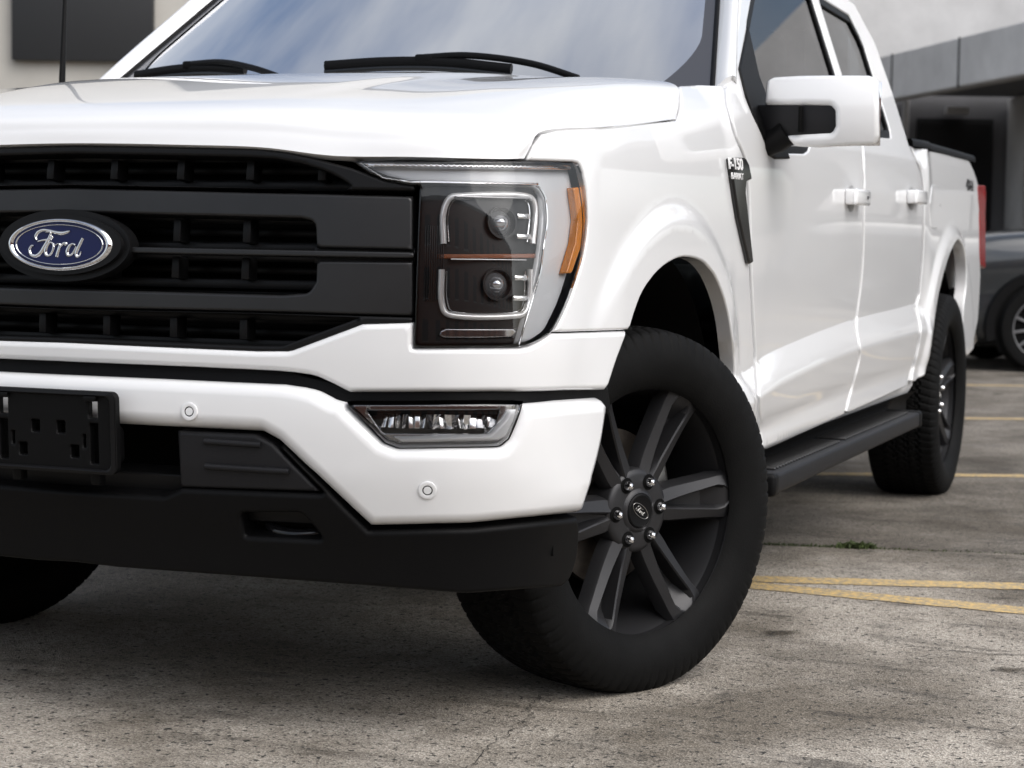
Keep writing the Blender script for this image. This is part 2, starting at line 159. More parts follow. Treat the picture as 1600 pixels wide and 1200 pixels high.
 'doorhole': [(2.382,1.43),(2.367,1.36),(2.402,1.29),(2.482,1.238),(2.832,1.252),(2.882,1.262),(2.942,1.292),(3.002,1.3),(3.582,1.345),(3.612,1.37),(3.612,1.77),(3.582,1.79),(3.062,1.79),(2.932,1.77),(2.602,1.585)],
 'rearhole': [(3.712,1.37),(3.732,1.35),(4.202,1.368),(4.252,1.372),(4.282,1.4),(4.287,1.68),(4.262,1.72),(4.182,1.78),(3.742,1.79),(3.712,1.77)],
 'sail': [(2.337,1.44),(2.322,1.37),(2.342,1.31),(2.427,1.228),(2.482,1.222),(2.642,1.23),(2.612,1.25),(2.567,1.33),(2.532,1.44),(2.582,1.575)],
 'mirrorcap': [(0.9544,1.41),(0.9552,1.416),(0.9564,1.418),(0.9601,1.423),(0.9696,1.428),(0.9761,1.43),(1.04,1.431),(1.217,1.429),(1.221,1.429),(1.237,1.424),(1.241,1.422),(1.243,1.42),(1.245,1.417),(1.247,1.413),(1.253,1.354),(1.254,1.27),(1.248,1.255),(1.244,1.25),(1.242,1.249),(1.235,1.247),(1.102,1.24),(1.046,1.244),(1.039,1.245),(1.034,1.25),(1.015,1.273),(1.131,1.278),(1.135,1.279),(1.138,1.281),(1.141,1.284),(1.146,1.294),(1.147,1.296),(1.146,1.333),(1.145,1.336),(1.144,1.339),(1.136,1.348),(1.131,1.35),(0.9638,1.355),(0.9593,1.356),(0.9565,1.359),(0.9555,1.363)],
 'mirrorarm': [(0.9112,1.357),(1.135,1.352),(1.138,1.351),(1.141,1.349),(1.147,1.339),(1.149,1.335),(1.15,1.296),(1.139,1.278),(1.137,1.276),(1.134,1.275),(1.044,1.273),(1.015,1.271),(0.9628,1.265),(0.9325,1.294)],
}
# ------------------------------------------------------------------ materials
def nd(nt, t, **kw):
    n = nt.nodes.new(t)
    for k, v in kw.items():
        if k in n.inputs: n.inputs[k].default_value = v
        else: setattr(n, k, v)
    return n
def mat(name, col, rough=.5, metal=0., coat=0., coat_rough=.03, spec=.5, bump=0., bscale=60., var=0., vscale=3., emit=None, trans=0., ior=1.5, rvar=0.):
    m = bpy.data.materials.new(name); m.use_nodes = True; nt = m.node_tree; p = nt.nodes['Principled BSDF']
    p.inputs['Base Color'].default_value = (*col, 1); p.inputs['Roughness'].default_value = rough; p.inputs['Metallic'].default_value = metal
    p.inputs['Coat Weight'].default_value = coat; p.inputs['Coat Roughness'].default_value = coat_rough
    p.inputs['Specular IOR Level'].default_value = spec; p.inputs['Transmission Weight'].default_value = trans; p.inputs['IOR'].default_value = ior
    if emit: p.inputs['Emission Color'].default_value = (*col, 1); p.inputs['Emission Strength'].default_value = emit
    tc = nd(nt, 'ShaderNodeTexCoord')
    if bump:
        n = nd(nt, 'ShaderNodeTexNoise', Scale=bscale, Detail=4.); b = nd(nt, 'ShaderNodeBump', Strength=bump, Distance=.002)
        nt.links.new(tc.outputs['Object'], n.inputs['Vector']); nt.links.new(n.outputs[0], b.inputs['Height']); nt.links.new(b.outputs[0], p.inputs['Normal'])
    if var:
        n = nd(nt, 'ShaderNodeTexNoise', Scale=vscale, Detail=6., Roughness=.65); r = nd(nt, 'ShaderNodeValToRGB')
        r.color_ramp.elements[0].position = .3; r.color_ramp.elements[1].position = .72
        r.color_ramp.elements[0].color = (*[c*(1-var) for c in col], 1); r.color_ramp.elements[1].color = (*[min(1, c*(1+var)) for c in col], 1)
        nt.links.new(tc.outputs['Object'], n.inputs['Vector']); nt.links.new(n.outputs[0], r.inputs[0]); nt.links.new(r.outputs[0], p.inputs['Base Color'])
        if rvar:
            q = nd(nt, 'ShaderNodeMapRange'); q.inputs['To Min'].default_value = rough-rvar; q.inputs['To Max'].default_value = rough+rvar
            nt.links.new(n.outputs[0], q.inputs['Value']); nt.links.new(q.outputs[0], p.inputs['Roughness'])
    return m
def glass(name, tint, refl=1.0, rough=0.):
    m = bpy.data.materials.new(name); m.use_nodes = True; nt = m.node_tree; nt.nodes.clear()
    t = nd(nt, 'ShaderNodeBsdfTransparent', Color=(*tint, 1)); g = nd(nt, 'ShaderNodeBsdfGlossy', Roughness=rough, Color=(1, 1, 1, 1))
    f = nd(nt, 'ShaderNodeFresnel', IOR=1.5); mu = nd(nt, 'ShaderNodeMath', operation='MULTIPLY', use_clamp=True); mu.inputs[1].default_value = refl
    mx = nd(nt, 'ShaderNodeMixShader'); o = nd(nt, 'ShaderNodeOutputMaterial')
    nt.links.new(f.outputs[0], mu.inputs[0]); nt.links.new(mu.outputs[0], mx.inputs[0]); nt.links.new(t.outputs[0], mx.inputs[1]); nt.links.new(g.outputs[0], mx.inputs[2]); nt.links.new(mx.outputs[0], o.inputs['Surface'])
    return m
M = dict(
    paint=mat('white paint', (.79, .795, .80), .38, coat=1., coat_rough=.02, var=.012, vscale=1.3),
    black=mat('black plastic', (.0030, .0030, .0033), .5, spec=.14, bump=.25, bscale=900),
    blackgloss=mat('gloss black', (.008, .008, .009), .15, spec=.5),
    satin=mat('satin dark grey', (.040, .040, .041), .36, metal=.7, var=.1, vscale=4),
    satin2=mat('satin black', (.006, .006, .0065), .42, spec=.2),
    void=mat('unlit black', (.004, .004, .004), .9, spec=.1),
    grey=mat('textured grey plastic', (.011, .011, .0125), .5, spec=.25, bump=.3, bscale=700, var=.12, vscale=8),
    rim=mat('dark grey alloy', (.026, .026, .028), .40, metal=.4, var=.06, vscale=9),
    tyre=mat('tyre rubber', (.0045, .0045, .0045), .7, spec=.12, bump=.3, bscale=260, var=.3, vscale=14),
    chrome=mat('chrome', (.82, .82, .83), .06, metal=1.),
    chromedark=mat('dark chrome', (.30, .30, .31), .12, metal=1.),
    silver=mat('brushed steel', (.45, .44, .42), .35, metal=1., var=.2, vscale=20),
    iron=mat('brake iron', (.16, .14, .12), .55, metal=.6, var=.3, vscale=30),
    rust=mat('underbody steel', (.03, .027, .025), .8, var=.3, vscale=10),
    blue=mat('navy enamel', (.004, .007, .055), .25, spec=.35),
    white=mat('white lettering', (.8, .8, .8), .35),
    reflect=mat('lamp reflector', (.80, .80, .80), .16, metal=1.),
    drl=mat('white light guide', (.85, .87, .90), .22, coat=1., coat_rough=.05),
    clearpipe=mat('clear light guide', (.95, .95, .95), .10, metal=.35, coat=1.),
    housing=mat('lamp housing', (.010, .010, .011), .3, spec=.3),
    amber=mat('amber lens', (.92, .30, .018), .18, coat=1., bump=.5, bscale=300),
    amberdim=mat('dark amber bar', (.32, .085, .02), .3, coat=1., bump=.8, bscale=500),
    red=mat('red lens', (.20, .002, .002), .25, spec=.3),
    lens=glass('clear lamp cover', (.97, .97, .97), 1.05),
    bulb=mat('projector glass', (.55, .57, .60), .03, metal=.75, coat=1.),
    windscreen=glass('windscreen glass', (.62, .72, .74), 9.0, .01),
    tint=glass('tinted side glass', (.12, .14, .15), .75, .01),
    frit=mat('ceramic frit', (.035, .035, .04), .3, coat=.6),
    cabin=mat('cabin trim', (.055, .055, .058), .7, var=.15, vscale=6),
    leather=mat('seat leather', (.075, .072, .07), .5, var=.15, vscale=6),
    gap=mat('seam shade', (.30, .30, .30), .6),  # grey that paints in the shade of the handle pockets
    steelwhite=mat('white inner body', (.62, .62, .62), .5),
    yellowp=None,
)
# ------------------------------------------------------------------ mesh helpers
COL = scene.collection
def obj(name, me, m=None, parent=None, **props):
    o = bpy.data.objects.new(name, me); COL.objects.link(o)
    if m is not None and me is not None and not me.materials: me.materials.append(M[m] if isinstance(m, str) else m)
    if parent is not None: o.parent = parent
    for k, v in props.items(): o[k] = v
    return o
def mesh(name, V, F, smooth=None):
    me = bpy.data.meshes.new(name); me.from_pydata([tuple(map(float, v)) for v in V], [], [tuple(f) for f in F]); me.update()
    if smooth is not None:
        me.polygons.foreach_set('use_smooth', [True]*len(me.polygons)); me.set_sharp_from_angle(angle=R(smooth))
    return me
def from_bm(name, bm, smooth=35):
    me = bpy.data.meshes.new(name); bm.normal_update(); bm.to_mesh(me); bm.free()
    if smooth: me.polygons.foreach_set('use_smooth', [True]*len(me.polygons)); me.set_sharp_from_angle(angle=R(smooth))
    return me
def bmbox(bm, c, d, bevel=0., rot=None, seg=2):
    g = bmesh.ops.create_cube(bm, size=1.); vs = g['verts']
    bmesh.ops.scale(bm, verts=vs, vec=d)
    if bevel:
        es = list({e for v in vs for e in v.link_edges})
        r = bmesh.ops.bevel(bm, geom=es, offset=bevel, segments=seg, affect='EDGES', profile=.5); vs = list({v for f in r['faces'] for v in f.verts} | {v for v in vs if v.is_valid})
    if rot is not None: bmesh.ops.rotate(bm, verts=vs, cent=(0, 0, 0), matrix=rot)
    bmesh.ops.translate(bm, verts=vs, vec=c)
    return vs
def boxm(name, c, d, bevel=.004, rot=None, seg=2):
    bm = bmesh.new(); bmbox(bm, c, d, bevel, rot, seg); return from_bm(name, bm)
def lathe(name, prof, n=48, axis='X', close=False, smooth=40):
    """profile of (a along the axis, r)"""
    V = []; F = []; k = len(prof)
    for i in range(n):
        t = 2*math.pi*i/n
        for a, r in prof:
            c, s = r*math.cos(t), r*math.sin(t)
            V.append((a, s, c) if axis == 'X' else (s, a, c) if axis == 'Y' else (c, s, a))
    for i in range(n):
        j = (i+1) % n
        for q in range(k-1 if not close else k):
            w = (q+1) % k
            F.append((i*k+q, i*k+w, j*k+w, j*k+q) if axis != 'Y' else (i*k+q, j*k+q, j*k+w, i*k+w))
    return mesh(name, V, F, smooth)
def tube(name, path, rad, n=10, flat=1., up=(0, 0, 1), caps=True, smooth=60):
    P = [Vector(p) for p in path]; rad = [rad]*len(P) if not hasattr(rad, '__len__') else list(rad); V = []; F = []
    for i, p in enumerate(P):
        t = (P[min(i+1, len(P)-1)]-P[max(i-1, 0)]).normalized(); u = Vector(up); s = t.cross(u)
        if s.length < 1e-4: s = t.cross(Vector((1, 0, 0)))
        s.normalize(); w = s.cross(t)
        for k in range(n):
            a = 2*math.pi*k/n; V.append(p+s*(rad[i]*math.cos(a))+w*(rad[i]*flat*math.sin(a)))
    for i in range(len(P)-1):
        for k in range(n):
            j = (k+1) % n; F.append((i*n+k, i*n+j, (i+1)*n+j, (i+1)*n+k))
    if caps: F.append(tuple(range(n-1, -1, -1))); F.append(tuple((len(P)-1)*n+k for k in range(n)))
    return mesh(name, V, F, smooth)
def prism(name, poly, y0, y1, place=lambda a, b, c: (a, c, b), bevel=.002, smooth=35):
    """outline (a,b) extruded over c from y0 to y1 and bevelled"""
    bm = bmesh.new(); bot = [bm.verts.new(place(a, b, y0)) for a, b in poly]; top = [bm.verts.new(place(a, b, y1)) for a, b in poly]
    bm.faces.new(bot[::-1]); bm.faces.new(top); n = len(poly)
    for i in range(n): bm.faces.new((bot[i], bot[(i+1) % n], top[(i+1) % n], top[i]))
    bmesh.ops.recalc_face_normals(bm, faces=bm.faces[:])
    if bevel:
        es = [e for e in bm.edges if (e.verts[0] in top and e.verts[1] in top) or (e.verts[0] in bot and e.verts[1] in bot)]
        bmesh.ops.bevel(bm, geom=es, offset=bevel, segments=2, affect='EDGES')
    bmesh.ops.triangulate(bm, faces=[f for f in bm.faces if len(f.verts) > 4])
    return from_bm(name, bm, smooth)
def grid_mesh(name, G, smooth=180, thick=0., flip=False):
    G = np.asarray(G); a, b = G.shape[:2]; V = G.reshape(-1, 3); F = []
    for i in range(a-1):
        for j in range(b-1):
            q = (i*b+j, i*b+j+1, (i+1)*b+j+1, (i+1)*b+j); F.append(q[::-1] if flip else q)
    me = mesh(name, V, F, smooth)
    if thick:
        bm = bmesh.new(); bm.from_mesh(me); bm.normal_update()
        bd = [e for e in bm.edges if e.is_boundary]; nv = {v: v.normal.copy() for e in bd for v in e.verts}
        r = bmesh.ops.extrude_edge_only(bm, edges=bd); vs = [v for v in r['geom'] if isinstance(v, bmesh.types.BMVert)]
        import mathutils
        kd = mathutils.kdtree.KDTree(len(nv)); L = list(nv.items())
        for i, (v, n) in enumerate(L): kd.insert(v.co, i)
        kd.balance()
        for v in vs: v.co -= L[kd.find(v.co)[1]][1]*thick
        bmesh.ops.recalc_face_normals(bm, faces=[f for f in bm.faces if f.index < 0]) if False else None
        me2 = bpy.data.meshes.new(name); bm.to_mesh(me2); bm.free(); bpy.data.meshes.remove(me); me = me2; me.name = name
        me.polygons.foreach_set('use_smooth', [True]*len(me.polygons)); me.set_sharp_from_angle(angle=R(50))
    return me
def resample(P, step, closed=True):
    P = np.asarray(P, float); Q = np.vstack([P, P[:1]]) if closed else P; out = []
    for a, b in zip(Q[:-1], Q[1:]):
        k = max(1, int(math.ceil(np.linalg.norm(b-a)/step)))
        for j in range(k): out.append(a+(b-a)*j/k)
    if not closed: out.append(Q[-1])
    return np.array(out)
def inside(P, poly):
    x, y = P[:, 0], P[:, 1]; r = np.zeros(len(P), bool); n = len(poly)
    for i in range(n):
        x1, y1 = poly[i]; x2, y2 = poly[(i+1) % n]
        if y1 == y2: continue
        c = ((y1 > y) != (y2 > y)) & (x < (x2-x1)*(y-y1)/(y2-y1)+x1); r ^= c
    return r
def near(P, loops):
    """distance to the nearest outline and the direction away from it into the panel's outside"""
    A = np.vstack(loops); B = np.vstack([np.roll(l, -1, 0) for l in loops]); best = np.full(len(P), 1e9); dirn = np.zeros((len(P), 2))
    for s in range(0, len(P), 400):
        p = P[s:s+400, None, :]; ab = (B-A)[None]; t = np.clip(((p-A[None])*ab).sum(2)/np.maximum((ab*ab).sum(2), 1e-14), 0, 1)
        q = A[None]+t[..., None]*ab; d = np.linalg.norm(p-q, axis=2); i = d.argmin(1); r = np.arange(len(i))
        best[s:s+400] = d[r, i]; v = q[r, i]-p[:, 0]; dirn[s:s+400] = v/np.maximum(np.linalg.norm(v, axis=1), 1e-12)[:, None]
    return best, dirn
def panel(name, outline, off, holes=(), h=.03, r=.006, thick=.02, extra=0., step=.012, fn=None, rows=()):
    """a sheet cut to OUTLINE (s, z) on the body surface, with rolled edges and a returned flange"""
    P3 = fn or (lambda q: shell(q[:, 0], q[:, 1], off, extra))
    loops = [resample(outline, step)]+[resample(q, step) for q in holes]
    ar = lambda l: .5*np.sum(l[:, 0]*np.roll(l[:, 1], -1)-np.roll(l[:, 0], -1)*l[:, 1])
    loops = [l if (ar(l) > 0) == (i == 0) else l[::-1] for i, l in enumerate(loops)]
    def ok(q): 
        m = inside(q, loops[0])
        for l in loops[1:]: m &= ~inside(q, l)
        return m
    pts = [*loops]; edges = []; c = 0
    for l in loops:
        edges += [(c+i, c+(i+1) % len(l)) for i in range(len(l))]; c += len(l)
    extra_pts = []
    for l in loops:
        t = np.roll(l, -1, 0)-np.roll(l, 1, 0); nn = np.stack([-t[:, 1], t[:, 0]], 1); nn /= np.maximum(np.linalg.norm(nn, axis=1), 1e-9)[:, None]
        for d in (.18*r, .5*r, r, 2.2*r):
            q = l+nn*d; q = q[ok(q)]
            if len(q):
                dd, _ = near(q, loops); extra_pts.append(q[dd > .93*d])
    lo, hi = loops[0].min(0), loops[0].max(0)
    gx, gy = np.meshgrid(np.arange(lo[0], hi[0], h), np.arange(lo[1], hi[1], h*.8)); gx = gx+((np.arange(gx.shape[0]) % 2)*h*.5)[:, None]
    g = np.stack([gx.ravel(), gy.ravel()], 1); g = g[ok(g)]
    if len(g):
        dd, _ = near(g, loops); g = g[dd > max(.45*h, 2.6*r)]
    rw = []
    for q in rows:
        q = np.asarray(q); q = q[ok(q)]
        if len(q): dd, _ = near(q, loops); rw.append(q[dd > 2.4*r])
    if rw and len(g):
        A_ = np.vstack(rw); g = g[[np.min((A_[:, 0]-p[0])**2+(A_[:, 1]-p[1])**2) > (.3*h)**2 for p in g]] if len(A_) else g
    allp = np.vstack(pts+extra_pts+rw+[g])
    co, _, fc, *_ = delaunay_2d_cdt([Vector(p) for p in allp], edges, [], 0, 1e-6)
    q = np.array([(v[0], v[1]) for v in co]); fc = np.array([f for f in fc if len(f) == 3]); cen = q[fc].mean(1); keep = ok(cen); fc = fc[keep]
    a = q[fc]; sg = (a[:, 1, 0]-a[:, 0, 0])*(a[:, 2, 1]-a[:, 0, 1])-(a[:, 2, 0]-a[:, 0, 0])*(a[:, 1, 1]-a[:, 0, 1]); fc = fc[np.abs(sg) > 1e-12]; sg = sg[np.abs(sg) > 1e-12]
    fc[sg < 0] = fc[sg < 0][:, ::-1]
    X = P3(q); e = .0015
    ds = (P3(q+[e, 0])-P3(q-[e, 0]))/(2*e); dz = (P3(q+[0, e])-P3(q-[0, e]))/(2*e)
    N = np.cross(ds, dz); N /= np.linalg.norm(N, axis=1)[:, None]
    dist, dr = near(q, loops); k = np.clip((r-dist)/r, 0, 1)
    # outward direction at points lying on the outline itself
    on = dist < 1e-6
    if on.any():
        L = np.vstack(loops); T = np.vstack([np.roll(l, -1, 0)-np.roll(l, 1, 0) for l in loops]); nn = np.stack([T[:, 1], -T[:, 0]], 1); nn /= np.maximum(np.linalg.norm(nn, axis=1), 1e-9)[:, None]
        for i in np.where(on)[0]: dr[i] = nn[((L-q[i])**2).sum(1).argmin()]
    E = dr[:, :1]*ds+dr[:, 1:]*dz; E /= np.maximum(np.linalg.norm(E, axis=1), 1e-9)[:, None]
    kk = np.minimum(k, .985); X = X-N*(r*(1-np.sqrt(1-kk*kk)))[:, None]
    ang = np.arcsin(np.minimum(k, .96)); NN = N*np.cos(ang)[:, None]+E*np.sin(ang)[:, None]
    V = [tuple(x) for x in X]; F = [tuple(f) for f in fc]; nrm = [tuple(x) for x in NN]
    # returned flange round every outline
    used = set(fc.ravel().tolist()); cnt = {}
    for f in fc:
        for i in range(3):
            u, v = int(f[i]), int(f[(i+1) % 3]); cnt[(u, v)] = 1
    bd = [(u, v) for (u, v) in cnt if (v, u) not in cnt]; top = {}; bot = {}
    for u, v in bd:
        for w in (u, v):
            if w not in top:
                top[w] = len(V); V.append(tuple(X[w])); nrm.append(tuple(E[w]))
                bot[w] = len(V); V.append(tuple(X[w]-N[w]*thick)); nrm.append(tuple(E[w]))
        F.append((top[v], top[u], bot[u], bot[v]))
    me = bpy.data.meshes.new(name); me.from_pydata(V, [], F); me.update()
    me.polygons.foreach_set('use_smooth', [True]*len(me.polygons)); me.normals_split_custom_set_from_vertices(nrm)
    return me
def full(half):
    """outline of one half (first and last point on the centre line) mirrored into a closed one"""
    h = list(half); return h+[(-s, z) for s, z in h[::-1] if s > 1e-6]
def flip(ol): return [(-s, z) for s, z in ol][::-1]
def mirror(o, parent):
    c = o.copy(); COL.objects.link(c); c.parent = parent; c.scale.x = -o.scale.x
    for ch in list(o.children):
        d = ch.copy(); COL.objects.link(d); d.parent = c
    return c
def text_mesh(name, s, size, depth=.002, align='CENTER', bold=0., shear=0., sx=1.):
    cu = bpy.data.curves.new(name, 'FONT'); cu.body = s; cu.size = size; cu.extrude = depth; cu.align_x = align; cu.align_y = 'CENTER'; cu.offset = bold; cu.shear = shear
    o = bpy.data.objects.new(name, cu); COL.objects.link(o); dg = bpy.context.evaluated_depsgraph_get(); me = bpy.data.meshes.new_from_object(o.evaluated_get(dg))
    bpy.data.objects.remove(o); me.name = name; me.transform(Matrix.Scale(sx, 4, (1, 0, 0))); me.materials.clear(); return me
def pt(s, z, off, extra=0.): return Vector(shell(np.array([s]), np.array([z]), off, extra)[0])
def frame_at(s, z, off, extra=0.):
    """matrix whose X runs along the body, Y up it and Z out of it"""
    p = pt(s, z, off, extra); e = .003; a = (pt(s+e, z, off, extra)-pt(s-e, z, off, extra)).normalized(); b = (pt(s, z+e, off, extra)-pt(s, z-e, off, extra)).normalized()
    n = a.cross(b).normalized(); b = n.cross(a); m = Matrix((a, b, n)).transposed().to_4x4(); m.translation = p; return m
# ------------------------------------------------------------------ ground
def ground_material(name, tone):
    m = bpy.data.materials.new(name); m.use_nodes = True; nt = m.node_tree; p = nt.nodes['Principled BSDF']; L = nt.links.new
    tc = nd(nt, 'ShaderNodeTexCoord'); geo = tc.outputs['Object']
    def noise(sc, det=5., rg=.6, vec=None):
        n = nd(nt, 'ShaderNodeTexNoise', Scale=sc, Detail=det, Roughness=rg); L(vec or geo, n.inputs['Vector']); return n.outputs[0]
    def ramp(src, *st):
        r = nd(nt, 'ShaderNodeValToRGB'); e = r.color_ramp.elements
        while len(e) < len(st): e.new(.5)
        for el, (pos, c) in zip(e, st): el.position = pos; el.color = (c, c, c, 1) if not hasattr(c, '__len__') else (*c, 1)
        L(src, r.inputs[0]); return r.outputs[0]
    def mix(a, b, f, mode='MIX'):
        x = nd(nt, 'ShaderNodeMix', data_type='RGBA', blend_type=mode); 
        if hasattr(f, 'is_linked'): L(f, x.inputs[0])
        else: x.inputs[0].default_value = f
        for s, i in ((a, 6), (b, 7)):
            if hasattr(s, 'is_linked'): L(s, x.inputs[i])
            else: x.inputs[i].default_value = (*s, 1)
        return x.outputs[2]
    # grit: fine stones in three tones
    vo = nd(nt, 'ShaderNodeTexVoronoi', Scale=240.); L(geo, vo.inputs['Vector'])
    hue = nd(nt, 'ShaderNodeSeparateColor'); L(vo.outputs['Color'], hue.inputs[0])
    stones = ramp(hue.outputs[0], *[(p, tuple(c*t for c, t in zip(cc, tone))) for p, cc in ((0, (.20, .18, .155)), (.12, (.35, .315, .27)), (.5, (.49, .44, .375)), (.85, (.60, .545, .47)), (1, (.72, .67, .59)))])
    fine = ramp(noise(420, 3), (.25, .60), (.7, 1.15))
    col = mix(stones, fine, 1.0, 'MULTIPLY')
    big = ramp(noise(.8, 7, .66), (.30, .50), (.46, .88), (.70, 1.10)); col = mix(col, big, 1.0, 'MULTIPLY')
    mid = ramp(noise(4.2, 8, .74), (.32, .36), (.43, .88), (.75, 1.08)); col = mix(col, mid, 1.0, 'MULTIPLY')
    mp = nd(nt, 'ShaderNodeMapping'); L(geo, mp.inputs[0]); mp.inputs['Rotation'].default_value = (0, 0, R(18)); mp.inputs['Scale'].default_value = (1.1, 5., 1)
    st = ramp(noise(1.6, 5, .6, mp.outputs[0]), (.58, 0.), (.72, 1.)); col = mix(col, (.050, .047, .042), st, 'MIX') if False else mix(col, mix(col, (.32, .31, .30), 1., 'MULTIPLY'), st)
    wet = ramp(noise(1.15, 9, .68), (.44, 0.), (.52, .55), (.62, 1.)); col = mix(col, mix(col, (.46, .44, .41), 1., 'MULTIPLY'), wet)
    pits = ramp(noise(60, 2, .5), (.33, 1.), (.40, 0.)); col = mix(col, (.035, .033, .030), pits)
    vs = nd(nt, 'ShaderNodeTexVoronoi', Scale=1.7); nw = nd(nt, 'ShaderNodeVectorMath', operation='MULTIPLY_ADD'); nz = nd(nt, 'ShaderNodeTexNoise', Scale=9., Detail=4.); L(geo, nz.inputs['Vector']); L(nz.outputs['Color'], nw.inputs[0]); nw.inputs[1].default_value = (.12, .12, 0); L(geo, nw.inputs[2]); L(nw.outputs[0], vs.inputs['Vector'])
    drip = ramp(vs.outputs['Distance'], (.045, 1.), (.085, 0.)); col = mix(col, mix(col, (.30, .28, .25), 1., 'MULTIPLY'), drip)
    L(col, p.inputs['Base Color'])
    ro = ramp(st, (0, .88), (1, .55)); L(ro, p.inputs['Roughness']); p.inputs['Specular IOR Level'].default_value = .35
    b = nd(nt, 'ShaderNodeBump', Strength=.7, Distance=.004); hsum = nd(nt, 'ShaderNodeMath', operation='ADD'); L(vo.outputs['Distance'], hsum.inputs[0]); L(noise(160, 4), hsum.inputs[1]); L(hsum.outputs[0], b.inputs['Height']); L(b.outputs[0], p.inputs['Normal'])
    return m
M['concrete'] = ground_material('worn concrete', (.95, .95, .95)); M['asphalt'] = ground_material('damp asphalt', (.56, .555, .55))
def paint_mat():
    m = bpy.data.materials.new('worn yellow paint'); m.use_nodes = True; nt = m.node_tree; p = nt.nodes['Principled BSDF']; L = nt.links.new
    tc = nd(nt, 'ShaderNodeTexCoord'); n = nd(nt, 'ShaderNodeTexNoise', Scale=55., Detail=8., Roughness=.8); L(tc.outputs['Object'], n.inputs['Vector'])
    r = nd(nt, 'ShaderNodeValToRGB'); e = r.color_ramp.elements; e[0].position = .42; e[0].color = (.26, .23, .18, 1); e[1].position = .60; e[1].color = (.66, .45, .16, 1); L(n.outputs[0], r.inputs[0]); L(r.outputs[0], p.inputs['Base Color']); p.inputs['Roughness'].default_value = .75
    b = nd(nt, 'ShaderNodeBump', Strength=.6, Distance=.003); L(n.outputs[0], b.inputs['Height']); L(b.outputs[0], p.inputs['Normal']); return m
M['yellow'] = paint_mat()
gme = mesh('ground', [(-400, -400, -.05), (400, -400, -.05), (400, 400, -.05), (-400, 400, -.05)], [(0, 1, 2, 3)]); ground = obj('ground', gme, 'asphalt', kind='structure'); GZ = .036; ground.location.z = GZ
# two cast slabs with a ragged open joint between them; line through (0, 2.06) at 12.6 degrees
def joint(x, side): return 1.846+.2230*x+side*(.009+.004*math.sin(3.1*x)+.003*math.sin(17*x+1))
xs = np.concatenate([np.linspace(-60, -6, 20), np.linspace(-5.9, 8, 400), np.linspace(8.2, 60, 20)])
for side, far in ((-1, -60), (1, 60)):
    V = []; F = []
    for i, x in enumerate(xs):
        yj = joint(x, side)+rng.normal()*.0022; V += [(x, far, 0), (x, yj, 0), (x, yj+side*-.006, -.006), (x, yj-side*.007, -.05)]
    V = [(a, b, c) for a, b, c in V]
    for i in range(len(xs)-1):
        for q in range(3):
            f = (i*4+q, i*4+q+1, i*4+4+q+1, i*4+4+q); F.append(f if side > 0 else f[::-1])
    obj('concrete_slab' if side < 0 else 'asphalt_slab', mesh('slab', V, F), 'concrete' if side < 0 else 'asphalt', ground)
# ragged cracks in the near slab
def crack(pts, w):
    P = catmull([(a, b) for a, b in pts], 14); P = P+rng.normal(size=P.shape)*.006; V = []; F = []
    for i, p in enumerate(P):
        d = P[min(i+1, len(P)-1)]-P[max(i-1, 0)]; n = np.array((-d[1], d[0]))/max(np.linalg.norm(d), 1e-6); ww = w*(.35+.65*math.sin(math.pi*(i+.5)/len(P)))*rng.uniform(.5, 1.3)
        for sg in (-1, 1): V.append((p[0]+n[0]*ww*sg, p[1]+n[1]*ww*sg, .0025))
    for i in range(len(P)-1): F.append((2*i, 2*i+2, 2*i+3, 2*i+1))
    obj('crack', mesh('crack', V, F), 'crackfill', ground)
M['crackfill'] = mat('dirt in crack', (.03, .028, .024), .95, var=.4, vscale=60)
crack([(.744, -.22), (.765, -.30), (.775, -.38), (.81, -.50), (.82, -.75), (.90, -1.1)], .0014)
crack([(1.25, 2.06), (1.45, 2.05), (1.75, 2.08), (2.3, 2.05)], .004); crack([(1.28, .62), (1.5, .56), (1.8, .60), (2.2, .55)], .003)
# painted bay lines
def bay_line(p, q, w, ext0=0., ext1=0.):
    p, q = Vector((*p, 0)), Vector((*q, 0)); d = (q-p).normalized(); n = Vector((-d.y, d.x, 0)); p -= d*ext0; q += d*ext1; k = int((q-p).length/.05); V = []; F = []
    for i in range(k+1):
        c = p+(q-p)*i/k
        for sg in (-1, 1): v = c+n*(sg*w/2+rng.normal()*.003); V.append((v.x, v.y, .002))
    for i in range(k): F.append((2*i, 2*i+2, 2*i+3, 2*i+1))
    obj('bay_line', mesh('bay_line', V, F), 'yellow', ground)
bay_line((.788, 1.331), (1.536, 1.559), .105, 0.3, 5); bay_line((.815, 1.227), (1.584, 1.174), .105, 0.3, 5)
bay_line((.942, 4.238), (1.194, 4.348), .10, 5, 6); bay_line((.544, 7.054), (.845, 7.186), .10, 5, 6); bay_line((.175, 9.785), (.508, 9.926), .10, 5, 6)
